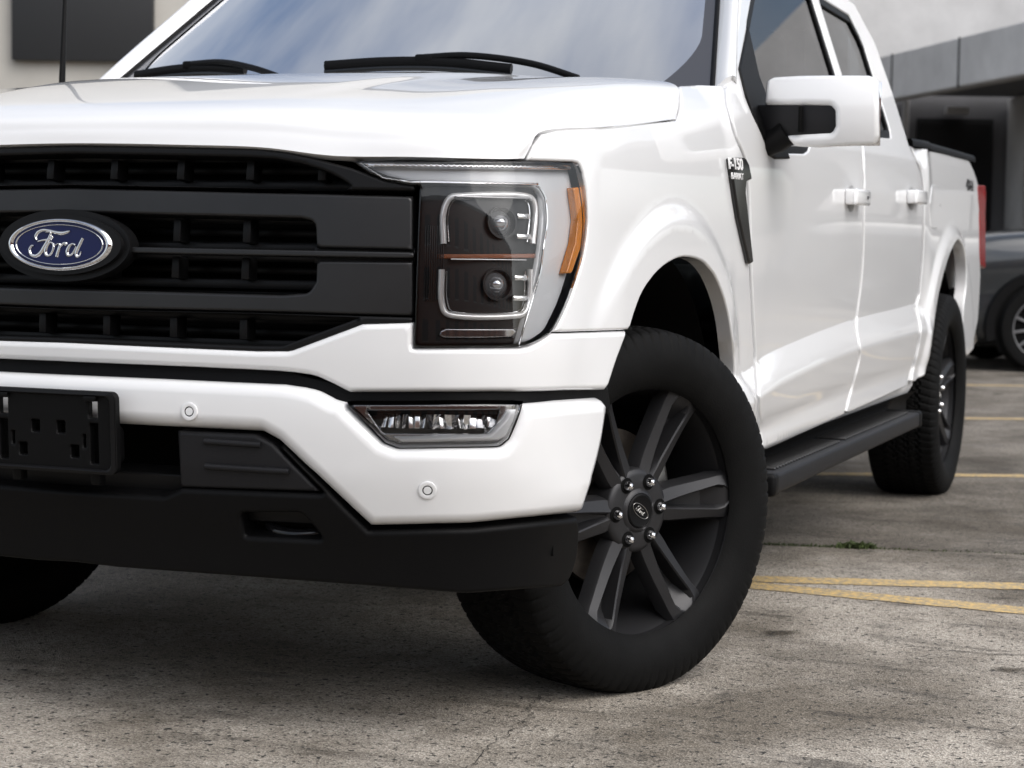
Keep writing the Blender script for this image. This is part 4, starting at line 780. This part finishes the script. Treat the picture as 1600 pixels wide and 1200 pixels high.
# --- round-cornered emblem on the grille
def ell(a, b, n=72): return [(a*math.cos(t), b*math.sin(t)) for t in np.linspace(0, 2*math.pi, n, endpoint=False)]
BM = frame_at(0, .983, front_off, .010)
def emblem_part(name, me, m, parent=grille, mw=None):
    me.transform(mw or BM); return obj(name, me, m, parent)
xy = lambda a, b, c: (a, b, c)
emblem_part('emblem_bezel', prism('emblem_bezel', ell(.150, .070), -.05, .006, xy, .012, 60), 'satin2')
def ellring(name, a0, b0, a1, b1, c0, c1):
    n = 96; V = []; F = []
    prof = [(0, c0), (.25, c1*.8+c0*.2), (.5, c1), (.75, c1*.8+c0*.2), (1, c0)]
    for t in np.linspace(0, 2*math.pi, n, endpoint=False):
        for k, c in prof: V.append(((a0+(a1-a0)*k)*math.cos(t), (b0+(b1-b0)*k)*math.sin(t), c))
    m = len(prof)
    for i in range(n):
        for q in range(m-1): F.append((i*m+q, i*m+q+1, ((i+1) % n)*m+q+1, ((i+1) % n)*m+q)[::-1])
    return mesh(name, V, F, 60)
emblem_part('emblem_ring', ellring('emblem_ring', .118, .0515, .1045, .0425, .006, .013), 'chrome')
emblem_part('emblem_field', prism('emblem_field', ell(.106, .0435), .004, .0085, xy, .001, 60), 'blue')
emblem_part('emblem_line', ellring('emblem_line', .1005, .0393, .0972, .0370, .0084, .0104), 'chrome')
# script lettering drawn as swelling strokes, in units of the emblem's half axes
def script(name, a, b, lift, wid):
    raw = [  # (points in a 1100 x 510 drawing, widths)
     ([(462,372),(448,340),(470,300),(520,280),(590,285),(660,303),(730,312),(790,300),(818,292)], [8,13,15,13,13,15,17,13,5]),
     ([(560,300),(610,300),(600,340),(575,390),(545,440),(510,495),(465,525),(420,520),(395,490),(395,450),(418,425),(436,432)], [5,9,12,15,16,16,15,14,13,11,9,8]),
     ([(478,388),(520,378),(570,372),(615,365),(632,348),(620,340),(606,350)], [8,10,11,10,8,7,6]),
     ([(640,410),(612,398),(580,425),(562,470),(570,515),(602,525),(635,490),(648,440),(640,410),(665,425),(690,415)], [9,9,13,16,14,9,10,12,9,6,6]),
     ([(688,412),(712,418),(706,455),(692,500),(682,538)], [6,10,14,15,13]), ([(706,470),(730,430),(755,408),(778,412),(770,430)], [6,9,12,12,7]),
     ([(880,432),(850,415),(815,435),(793,480),(800,520),(832,525),(868,485),(890,440)], [9,9,13,16,14,9,9,8]),
     ([(952,362),(930,405),(905,460),(888,510),(900,540),(925,528),(945,490)], [13,14,15,15,11,8,5])]
    V = []; F = []
    for pts, w in raw:
        P = catmull(pts, 6); W = np.interp(np.linspace(0, 1, len(P)), np.linspace(0, 1, len(w)), w); n = 6; base = len(V)
        X = (P[:, 0]-702)/550; Y = -((P[:, 1]-420)-(P[:, 0]-702)*.029)/255; Q = np.stack([X*a, Y*b], 1); D = np.gradient(Q, axis=0); D /= np.linalg.norm(D, axis=1)[:, None]+1e-9; Nn = np.stack([-D[:, 1], D[:, 0]], 1)
        for i in range(len(P)):
            hw = W[i]/550*a*1.05
            for k in range(n+1):
                u = -1+2*k/n; V.append((Q[i, 0]+Nn[i, 0]*hw*u, Q[i, 1]+Nn[i, 1]*hw*u, lift+wid*math.sqrt(max(0, 1-u*u*.98))))
        for i in range(len(P)-1):
            for k in range(n): F.append((base+i*(n+1)+k, base+(i+1)*(n+1)+k, base+(i+1)*(n+1)+k+1, base+i*(n+1)+k+1)[::-1])
    return mesh(name, V, F, 60)
emblem_part('emblem_lettering', script('emblem_lettering', .118, .0515, .0082, .0032), 'chrome')
# --- headlamps
hl = part('headlight', panel('headlight', shrink(O['lens'], -.001), front_off, extra=-.075, h=.03, r=.002, thick=-.070), 'housing')
obj('lamp_bezel', panel('lamp_bezel', O['bezel'], front_off, extra=-.034, h=.02, r=.004, thick=.03), 'housing', hl)
obj('daytime_light', panel('daytime_light', O['drl'], front_off, extra=-.026, h=.016, r=.009, thick=.03, step=.008), 'drl', hl)
obj('daytime_strip', panel('daytime_strip', O['drltop'], front_off, extra=-.008, h=.02, r=.003, thick=.012), 'chrome', hl)
obj('daytime_strip', panel('daytime_strip', O['drllow'], front_off, extra=-.010, h=.02, r=.0015, thick=.012), 'chrome', hl)
obj('side_marker', panel('side_marker', O['amber'], front_off, extra=-.008, h=.012, r=.003, thick=.014, step=.006), 'amber', hl)
for key in ('ucl', 'lcl'):
    P = catmull([pt(s, z, front_off, -.026) for s, z in O[key]], 6)
    obj('light_guide', tube('light_guide', P, .0065, 10, up=(0, 1, 0)), 'clearpipe', hl)
    P2 = catmull([pt(s*.9+.1*.873, z*.9+.1*(1.035 if key == 'ucl' else .915), front_off, -.031) for s, z in O[key]], 6)
    obj('light_guide_edge', tube('light_guide_edge', P2, .0020, 6, up=(0, 1, 0)), 'chrome', hl)
obj('turn_bar', panel('turn_bar', O['amberbar'], front_off, extra=-.030, h=.02, r=.002, thick=.01), 'amberdim', hl)
obj('lower_reflector', panel('lower_reflector', O['lowbar'], front_off, extra=-.028, h=.02, r=.004, thick=.01), 'chromedark', hl)
for s, z in O['proj']:
    m = frame_at(s, z, front_off, -.028)
    f = lathe('projector', [(.0, .031), (.006, .031), (.006, .027), (-.012, .024), (-.012, .0005)], 32, 'Z'); f.transform(m); p_ = obj('projector', f, 'housing', hl)
    f = lathe('projector_lens', [(.010-.017*(k/8)**2, max(.0004, .0235*k/8)) for k in range(9)], 28, 'Z'); f.transform(m); obj('projector_lens', f, 'bulb', hl)
    for dx, dz, w in ((.052, .012, .030), (.050, -.026, .034)):
        f = boxm('reflector_blade', (0, 0, 0), (w, .010, .014), .002); f.transform(frame_at(s+dx, z+dz, front_off, -.026)); obj('reflector_blade', f, 'reflect', hl)
    f = boxm('lamp_shelf', (0, 0, 0), (.15, .003, .02), .001); f.transform(frame_at(s-.02, z+.045, front_off, -.030)); obj('lamp_shelf', f, 'chromedark', hl)
for k in range(9):   # cooling ribs at the back of the lamp
    f = boxm('lamp_rib', (0, 0, 0), (.002, .14, .010), .0006); f.transform(frame_at(.735+.0045*k, .96, front_off, -.030)); obj('lamp_rib', f, 'housing', hl)
P = catmull([pt(s, z, front_off, -.020) for s, z in [O['bezel'][i] for i in range(len(O['bezel'])) if O['bezel'][i][0] > .90]], 6)
obj('lamp_trim', tube('lamp_trim', P, .0022, 6, up=(0, 1, 0)), 'chrome', hl)
obj('lamp_lens', panel('lamp_lens', O['lens'], front_off, extra=.001, h=.02, r=.003, thick=.005, step=.008), 'lens', hl)
mirror(hl, T)
# --- fog lamps
fog = part('fog_lamp', panel('fog_lamp', shrink(O['fog'], -.003), bump_off, extra=-.060, h=.03, r=.002, thick=-.052), 'housing')
obj('fog_strip', panel('fog_strip', O['fogstrip'], bump_off, extra=-.010, h=.012, r=.008, thick=.02, step=.006), 'drl', fog)
obj('fog_bezel', panel('fog_bezel', O['fog'], bump_off, holes=[O['foginner']], extra=-.022, h=.02, r=.003, thick=.03, step=.008), 'chromedark', fog)
fi = np.array(O['foginner']); s0, s1 = fi[:, 0].min(), fi[:, 0].max(); zm = .5*(fi[:, 1].min()+fi[:, 1].max()); hh = fi[:, 1].max()-fi[:, 1].min()
for k in range(18):   # faceted reflectors
    s = s0+.03+(s1-s0-.04)*k/17; w = .010 if k < 8 else .014
    f = boxm('reflector_facet', (0, 0, 0), (w, hh*.78, .006), .001, Matrix.Rotation(R(random.uniform(-38, 38)), 3, 'Y') @ Matrix.Rotation(R(random.uniform(-25, 25)), 3, 'X')); f.transform(frame_at(s, zm+.002, bump_off, -.046)); obj('reflector_facet', f, 'reflect' if k % 4 != 3 else 'chromedark', fog)
obj('fog_lens', panel('fog_lens', O['fog'], bump_off, extra=-.004, h=.03, r=.004, thick=.004, step=.008), 'lens', fog)
mirror(fog, T)
# --- parking sensors
for s, z in O['sensors']:
    for sg in (1, -1):
        m = frame_at(sg*s, z, bump_off, 0)
        f = lathe('parking_sensor', [(.0, .0175), (.0022, .0170), (.0030, .0150), (.0020, .0098), (.0008, .0095)], 32, 'Z'); f.transform(m); q = part('parking_sensor', f, 'paint')
        f = lathe('sensor_ring', [(.0006, .0098), (.0012, .0096), (.0012, .0076), (.0006, .0074)], 28, 'Z'); f.transform(m); obj('sensor_ring', f, 'blackgloss', q)
        f = lathe('sensor_face', [(.0006, .0078), (.0020, .0072), (.0022, .0003)], 28, 'Z'); f.transform(m); obj('sensor_face', f, 'paint', q)
# --- lower valance, insert, tow hook
val = part('lower_valance', panel('lower_valance', full(O['valance']), bump_off, holes=[O['towpocket'], flip(O['towpocket'])], extra=-.006, h=.03, r=.010, thick=.05), 'black')
for sg in (1, -1):
    ol = O['insert'] if sg > 0 else flip(O['insert'])
    ins = part('bumper_insert', panel('bumper_insert', ol, bump_off, extra=-.012, h=.02, r=.008, thick=.03), 'grey')
    for z in (.618, .570):
        P = [pt(sg*s, z-.0003*i, bump_off, -.010) for i, s in enumerate(np.linspace(.315, .315+(.115 if z > .6 else .17), 8))]
        obj('insert_rib', tube('insert_rib', P, .006, 8), 'grey', ins)
    hk = [pt(sg*s, z, bump_off, e) for s, z, e in ((.405, .475, -.10), (.415, .452, -.06), (.445, .442, -.042), (.50, .441, -.042), (.53, .450, -.06), (.54, .472, -.10))]
    part('tow_hook', tube('tow_hook', catmull(hk, 5), .012, 10), 'blackgloss')
rad = []
for s in np.linspace(-.62, .62, 21): rad.append([pt(s, z, bump_off, -.16) for z in (.38, .5, .6, .72)])
part('radiator_shroud', grid_mesh('radiator_shroud', np.array([[tuple(p) for p in r] for r in rad])), 'void')
part('lower_shelf', panel('lower_shelf', full([(0, .545), (.27, .545), (.30, .56), (.55, .545), (.58, .46), (0, .46)]), bump_off, extra=-.045, h=.04, r=.004, thick=.05), 'satin2')
# --- number plate bracket
pl = np.array(O['plate']); ztop = pl[:, 1].max(); zbot = pl[:, 1].min(); pm = frame_at(0, .5*(ztop+zbot)-.004, bump_off, .030); PW, PH = .305, .158
ob = lambda x0, x1, y0, y1: [(x0, y0), (x1, y0), (x1, y1), (x0, y1)]
def flat_fn(q): return np.array([tuple(pm @ Vector((a, b, 0))) for a, b in q])
hl_ = []
for sx in (1, -1):
    for x0, x1, y0, y1 in ((.092,.112,.028,.060), (.094,.112,-.060,.018), (.020,.038,-.004,.020), (.050,.068,-.050,-.026), (.078,.084,-.030,-.004)):
        hl_.append(ob(*sorted((sx*x0, sx*x1)), y0, y1))
pb = part('plate_bracket', panel('plate_bracket', rr(PW, PH, .014, 5), None, holes=hl_, fn=flat_fn, h=.03, r=.003, thick=.012, step=.008), 'black')
def bracket(name, me, m): me.transform(pm); return obj(name, me, m, pb)
V = [(a, b, c) for k, c in ((1, .004), (.955, .007), (.93, .004), (.925, 0)) for a, b in rr(PW*k+(1-k)*.0, PH*(1-(1-k)*1.6), .013, 5)]; n = len(rr(1, 1, .1, 5))
bracket('bracket_rim', mesh('bracket_rim', V, [(j*n+i, j*n+(i+1) % n, (j+1)*n+(i+1) % n, (j+1)*n+i) for j in range(3) for i in range(n)], 60), 'satin2')
bracket('bracket_body', prism('bracket_body', [(a, b-.028) for a, b in rr(PW-.03, PH-.075, .02)], -.055, -.030, xy, .004), 'black')
for sx in (1, -1): bracket('bracket_tab', boxm('bracket_tab', (sx*.100, .066, .004), (.026, .010, .012), .002), 'black')
for sx in (1, -1): bracket('bracket_post', boxm('bracket_post', (sx*.09, -.085, -.03), (.022, .04, .022), .004), 'black')
# --- wheels
def tyre_mesh():
    prof = [(-.108,.266), (-.120,.274), (-.132,.298), (-.1370,.324), (-.1365,.344), (-.132,.364), (-.124,.381)]
    tread = np.linspace(-.116, .116, 33)
    prof += [(a, .400-.0115*(abs(a)/.116)**3.2) for a in tread]+[(-a, r) for a, r in prof[::-1]]
    prof = np.array(prof); n = 640; k = len(prof); V = np.zeros((n, k, 3)); 
    for i in range(n):
        th = 2*math.pi*i/n; a = prof[:, 0].copy(); r = prof[:, 1].copy()
        ph = th*84/(2*math.pi)          # 64 tread pitches
        on = (np.abs(a) < .125) & (r > .37)
        zig = .006*np.sign(np.sin(2*math.pi*ph))
        dep = np.zeros(k)
        for c, w in ((-.066, .0055), (-.022, .005), (.022, .005), (.066, .0055)):
            dep = np.maximum(dep, np.where(np.abs(a-c-zig*(1 if c > 0 else -1)) < w, .008, 0))
        lat = (ph+np.abs(a)*9+np.where(a > 0, .5, 0)) % 1.0
        dep = np.maximum(dep, np.where((np.abs(a) > .078) & (lat < .18), .0035, 0))
        lat2 = (ph*1.0+a*14) % 1.0
        dep = np.maximum(dep, np.where((np.abs(a) < .06) & (lat2 < .12), .007, 0))
        r = r-np.where(on, dep, 0)
        # side biters on the shoulder
        lat = (ph+np.abs(a)*9+np.where(a > 0, .5, 0)) % 1.0
        sb = (np.abs(a) > .122) & (prof[:, 1] > .360)
        r = r-np.where(sb & (lat < .20), .0015, 0); a = a-np.sign(a)*np.where(sb & (lat < .20), .0012, 0)
        # raised ring and letters' band on the sidewall
        a = a+np.sign(a)*np.where((prof[:, 1] > .32) & (prof[:, 1] < .33), .0012, 0)
        zz = r*math.cos(th); sq = 0; a = a*(1+2.*np.clip((-zz-.30)/.1, 0, 1)*.012)
        V[i, :, 0] = a; V[i, :, 1] = r*math.sin(th); V[i, :, 2] = np.maximum(zz, -.388)
    F = []
    for i in range(n):
        j = (i+1) % n
        for q in range(k-1): F.append((i*k+q, i*k+q+1, j*k+q+1, j*k+q))
    return mesh('tyre', V.reshape(-1, 3), F, 38)
def spoke_mesh():
    st = [(.060,.029,.0038,.080,.002), (.084,.034,.0042,.080,.006), (.102,.0365,.0070,.0805,.018), (.130,.0385,.0110,.082,.032), (.160,.0405,.0150,.085,.038), (.190,.0425,.0185,.089,.040), (.216,.0445,.0220,.093,.036), (.234,.0465,.0240,.096,.022), (.250,.048,.0210,.101,.006), (.262,.049,.0110,.104,.0015)]
    V = []; F = []; n = 12
    for r, w, g, a, dp_ in st:
        side = .040 if r < .235 else .040-.9*(r-.235)
        row = [(-w-.006, a-side), (-w-.0012, a-.013), (-w+.002, a-.0075), (-g-.0035, a), (-g-.0005, a-.003), (-g+.0035, a-dp_), (g-.0035, a-dp_), (g+.0005, a-.003), (g+.0035, a), (w-.002, a-.0075), (w+.0012, a-.013), (w+.006, a-side)]
        for t, aa in row: V.append((aa, t, r))
    for i in range(len(st)-1):
        for q in range(n-1): F.append((i*n+q, i*n+q+1, (i+1)*n+q+1, (i+1)*n+q)[::-1])
    me = mesh('spoke', V, F, 180)
    bm = bmesh.new(); bm.from_mesh(me); bmesh.ops.recalc_face_normals(bm, faces=bm.faces[:])
    return from_bm('spoke', bm, 24)
wm = {}
wm['wheel'] = lathe('wheel', [(.108,.2635), (.113,.2690), (.110,.2735), (.100,.2745), (.090,.268), (.070,.258), (.02,.246), (-.06,.238), (-.105,.240), (-.112,.262), (-.105,.266), (-.10,.243), (-.06,.243), (.02,.251), (.075,.262), (.098,.262)], 96, 'X', smooth=30)
wm['tyre'] = tyre_mesh(); wm['spoke'] = spoke_mesh()
wm['hub'] = lathe('hub', [(.0,.094), (.056,.093), (.063,.088), (.066,.078), (.066,.048), (.071,.043), (.072,.039), (.069,.037)], 64, 'X', smooth=40)
wm['hub_cap'] = lathe('hub_cap', [(.064,.0385), (.0725,.0375), (.0745,.034), (.0735,.030), (.0735,.0003)], 48, 'X')
wm['lug_nut'] = lathe('lug_nut', [(.050,.0115), (.068,.0112), (.076,.0095), (.081,.0060), (.083,.0004)], 18, 'X', smooth=25)
wm['lug_recess'] = lathe('lug_recess', [(.0668,.0175), (.0672,.0165), (.0664,.0110)], 22, 'X')  # flat black ring, its colour standing in for the lug hole's shade
wm['brake_disc'] = lathe('brake_disc', [(-.01,.07), (-.01,.172), (-.028,.172), (-.028,.07), (.02,.068), (.02,.03)], 64, 'X', smooth=30)
wm['brake_drum'] = lathe('brake_drum', [(-.112,.268), (-.113,.264), (-.113,.01)], 48, 'X')  # black disc added over the inner rim, standing in for shade there
bm = bmesh.new()
bmbox(bm, (0, 0, 0), (.075, .15, .07), .015, seg=3); me = from_bm('brake_caliper', bm); me.transform(Matrix.Translation((-.015, .135*math.sin(R(78)), .135*math.cos(R(78)))) @ Matrix.Rotation(R(-78+0), 4, 'X')); wm['brake_caliper'] = me
CAPM = Matrix.Translation((.0737, 0, 0)) @ Matrix(((0, 0, 1, 0), (1, 0, 0, 0), (0, 1, 0, 0), (0, 0, 0, 1)))
me = script('cap_lettering', .0275, .0125, .0004, .0008); me.transform(CAPM); wm['cap_lettering'] = me
me = ellring('cap_oval', .0275, .0128, .0262, .0116, .0004, .0011); me.transform(CAPM); wm['cap_oval'] = me
for k_ in ('wheel', 'spoke'): wm[k_].transform(Matrix.Diagonal((1, 1.036, 1.036, 1)))
for k_ in ('hub', 'hub_cap', 'lug_nut', 'lug_recess', 'cap_lettering', 'cap_oval'): wm[k_].transform(Matrix.Translation((.014, 0, 0)))
def wheel(loc, steer, side, turn):
    w = obj('wheel', wm['wheel'], 'rim', T); w.location = loc; w.rotation_euler = (0, 0, steer); w.scale = (side, 1, 1)
    rx = lambda a: Matrix.Rotation(a, 4, 'X')
    def sub(name, m, mw=None):
        o = obj(name, wm[name], m, w)
        if mw is not None: o.matrix_local = mw
        return o
    sub('tyre', 'tyre'); sub('hub', 'rim'); sub('hub_cap', 'black'); sub('brake_disc', 'iron'); sub('brake_drum', 'void'); sub('brake_caliper', 'silver')
    sub('cap_lettering', 'silver', rx(R(-turn-8))); sub('cap_oval', 'silver', rx(R(-turn-8)))
    for k in range(6):
        a = R(-turn-60*k); sub('spoke', 'rim', rx(a))
        b = Matrix.Translation((0, .0675*math.sin(-a), .0675*math.cos(a))); sub('lug_nut', 'chrome', b); sub('lug_recess', 'void', b)
    return w
wheel((.842, -.085, .424), R(-26), 1, 27); wheel((-.842, -.085, .424), R(-26), -1, 10)
wheel((.860, 3.62, .424), 0, 1, 12); wheel((-.860, 3.62, .424), 0, -1, 40)
# --- wheel wells
def well(yc, front):
    for sg in (1, -1):
        g = []
        for t in np.linspace(-.12, math.pi+.12, 32):
            y = yc-.565*math.cos(t); z = .46+.53*math.sin(t); g.append([(sg*.905, y, z), (sg*.80, y, z), (sg*.52, y, z)])
        part('wheel_well', grid_mesh('wheel_well', np.array(g)), 'void')
        part('wheel_well_wall', prism('wheel_well_wall', [(yc-.58*math.cos(t), .46+.56*math.sin(t)) for t in np.linspace(0, math.pi, 20)], sg*.515, sg*.520, lambda a, b, c: (c, a, b), 0), 'void')
well(-.06, True); well(3.62, False)
# --- underbody
bm = bmesh.new()
for sg in (1, -1): bmbox(bm, (sg*.45, 1.9, .52), (.09, 5.2, .16), .01)
part('frame_rail', from_bm('frame_rail', bm), 'rust')
part('underbody_pan', boxm('underbody_pan', (0, 1.75, .66), (1.66, 2.4, .04), .01), 'void')
part('engine_pan', boxm('engine_pan', (0, -.12, .46), (.80, 1.25, .10), .03), 'void')
part('engine_block', boxm('engine_block', (0, -.1, .85), (.95, 1.2, .62), .05), 'void')
part('front_axle', tube('front_axle', [(-.84, -.04, .40), (-.4, -.02, .36), (.4, -.02, .36), (.84, -.04, .40)], .045, 10), 'rust')
part('rear_axle', tube('rear_axle', [(-.85, 3.64, .41), (0, 3.64, .40), (.85, 3.64, .41)], [.045, .07, .045], 12), 'rust')
part('fuel_tank', boxm('fuel_tank', (-.25, 2.3, .46), (.5, 1.1, .26), .05), 'void')
# --- load bed
part('bed_floor', boxm('bed_floor', (0, 3.80, .80), (1.72, 1.62, .05), .01), 'void')
part('tailgate', boxm('tailgate', (0, 4.585, 1.08), (1.56, .06, .56), .02), 'paint')
part('rear_bumper', boxm('rear_bumper', (0, 4.66, .66), (1.86, .16, .20), .04, seg=3), 'chromedark')
part('bed_front_wall', boxm('bed_front_wall', (0, 2.99, 1.08), (1.74, .05, .58), .01), 'paint')
for sg in (1, -1):
    part('bed_inner_wall', boxm('bed_inner_wall', (sg*.83, 3.78, 1.09), (.04, 1.6, .58), .01), 'steelwhite')
    S = np.linspace(s_at_y(2.93), s_at_y(4.43), 14); P = [pt(s, 1.372+.006*i/13, side_off) for i, s in enumerate(S)]; g = []
    for p in P: g.append([(sg*(p.x+.010), p.y, p.z-.012), (sg*(p.x+.010), p.y, p.z+.006), (sg*(p.x+.002), p.y, p.z+.016), (sg*(p.x-.06), p.y, p.z+.018), (sg*(p.x-.10), p.y, p.z+.006)])
    part('bed_rail_cap', grid_mesh('bed_rail_cap', np.array(g), 40, flip=(sg < 0)), 'black')
tl = part('tail_light', panel('tail_light', O['taillight'], side_off, extra=.003, h=.02, r=.006, thick=.05, step=.01), 'red', twin=True)
part('tail_light_back', boxm('tail_light_back', (.915, 4.60, 1.10), (.085, .10, .33), .02), 'red', twin=True)
# --- side steps
def step(sg):
    x0, x1, y0, y1, z = .795, 1.022, .68, 2.76, .425
    st = part('side_step', boxm('side_step', (sg*(x0+x1)/2, (y0+y1)/2, z-.028), (x1-x0, y1-y0, .052), .010, seg=3), 'grey')
    ridge = boxm('step_tread', (0, 0, 0), (.150, .014, .010), .003, seg=1)
    n = 62
    for k in range(n):
        if 26 <= k <= 27: continue
        y = y0+.10+(y1-y0-.2)*k/(n-1); o = obj('step_tread', ridge, 'satin', st); o.location = (sg*(x0+x1)/2+sg*.012, y, z)
    for y in (y0, y1): obj('step_end_cap', boxm('step_end_cap', (sg*(x0+x1)/2, y, z-.028), (x1-x0+.006, .05, .060), .012, seg=3), 'black', st)
    for y in (y0+.25, (y0+y1)/2, y1-.25): obj('step_bracket', tube('step_bracket', [(sg*.90, y, z-.045), (sg*.70, y, z-.02), (sg*.48, y, .50)], .022, 8), 'rust', st)
step(1); step(-1)
# --- fender emblem with lettering
em = part('fender_emblem', panel('fender_emblem', O['emblem'], side_off, extra=.012, h=.012, r=.006, thick=.014, step=.006), 'blackgloss')
sA, zA = O['emblemtext'][0]; sB, zB = O['emblemtext'][1]; sC, zC = O['emblemtext'][2]; sD, zD = O['emblemtext'][3]
for txt, s, z, size, bold, sx in (('F-150', (sA+sB)/2-.006, (zA+zB)/2+.002, .038, .0008, 1.15), ('LARIAT', (sC+sD)/2, (zC+zD)/2-.002, .021, .0003, 1.25)):
    me = text_mesh('emblem_lettering', txt, size, .0015, bold=bold, sx=sx); me.transform(frame_at(s, z, side_off, .0128)); obj('emblem_lettering', me, 'white', em)
me2 = part('fender_emblem', panel('fender_emblem', flip(O['emblem']), side_off, extra=.012, h=.012, r=.006, thick=.014, step=.006), 'blackgloss')
# --- decal on the bed side
(sa, za), (sb, zb), (sc, zc), (sd_, zd) = O['decal']
me = text_mesh('bed_decal', '4X4', .062, .0004, bold=.0020, shear=.15, sx=1.9); me.transform(frame_at((sa+sb)/2-.02, (za+zd)/2+.004, side_off, .002)); part('bed_decal', me, 'satin2')
# --- wipers and washer jets
def wiper(blade, arm_):
    b = part('wiper', tube('wiper', catmull([wpt(t, q, .020) for t, q in blade], 6), .0085, 8, flat=1.6), 'black')
    obj('wiper_rubber', tube('wiper_rubber', catmull([wpt(t-.012, q, .008) for t, q in blade], 6), .004, 6, flat=2), 'blackgloss', b)
    obj('wiper_arm', tube('wiper_arm', catmull([wpt(t, q, o) for t, q, o in arm_], 6), [.007]*6+[.010]*200 if False else .0085, 8), 'black', b)
    t, q, o = arm_[0]; obj('wiper_clip', boxm('wiper_clip', wpt(t, q, .026), (.05, .022, .022), .006), 'black', b)
wiper([(.085, -.135), (.10, .06), (.092, .25), (.05, .46)], [(.105, .185, .030), (.10, .32, .036), (.05, .52, .036), (-.02, .66, .03)])
wiper([(.085, -.90), (.105, -.74), (.105, -.60), (.08, -.42)], [(.115, -.66, .030), (.10, -.52, .036), (.05, -.36, .036), (-.02, -.20, .03)])
# --- aerial on the far fender
ab = part('aerial', tube('aerial', [(-.795, .22, 1.345), (-.795, .22, 1.40), (-.797, .245, 1.75), (-.80, .27, 2.10)], [.0095, .0085, .0035, .0025], 10), 'black')
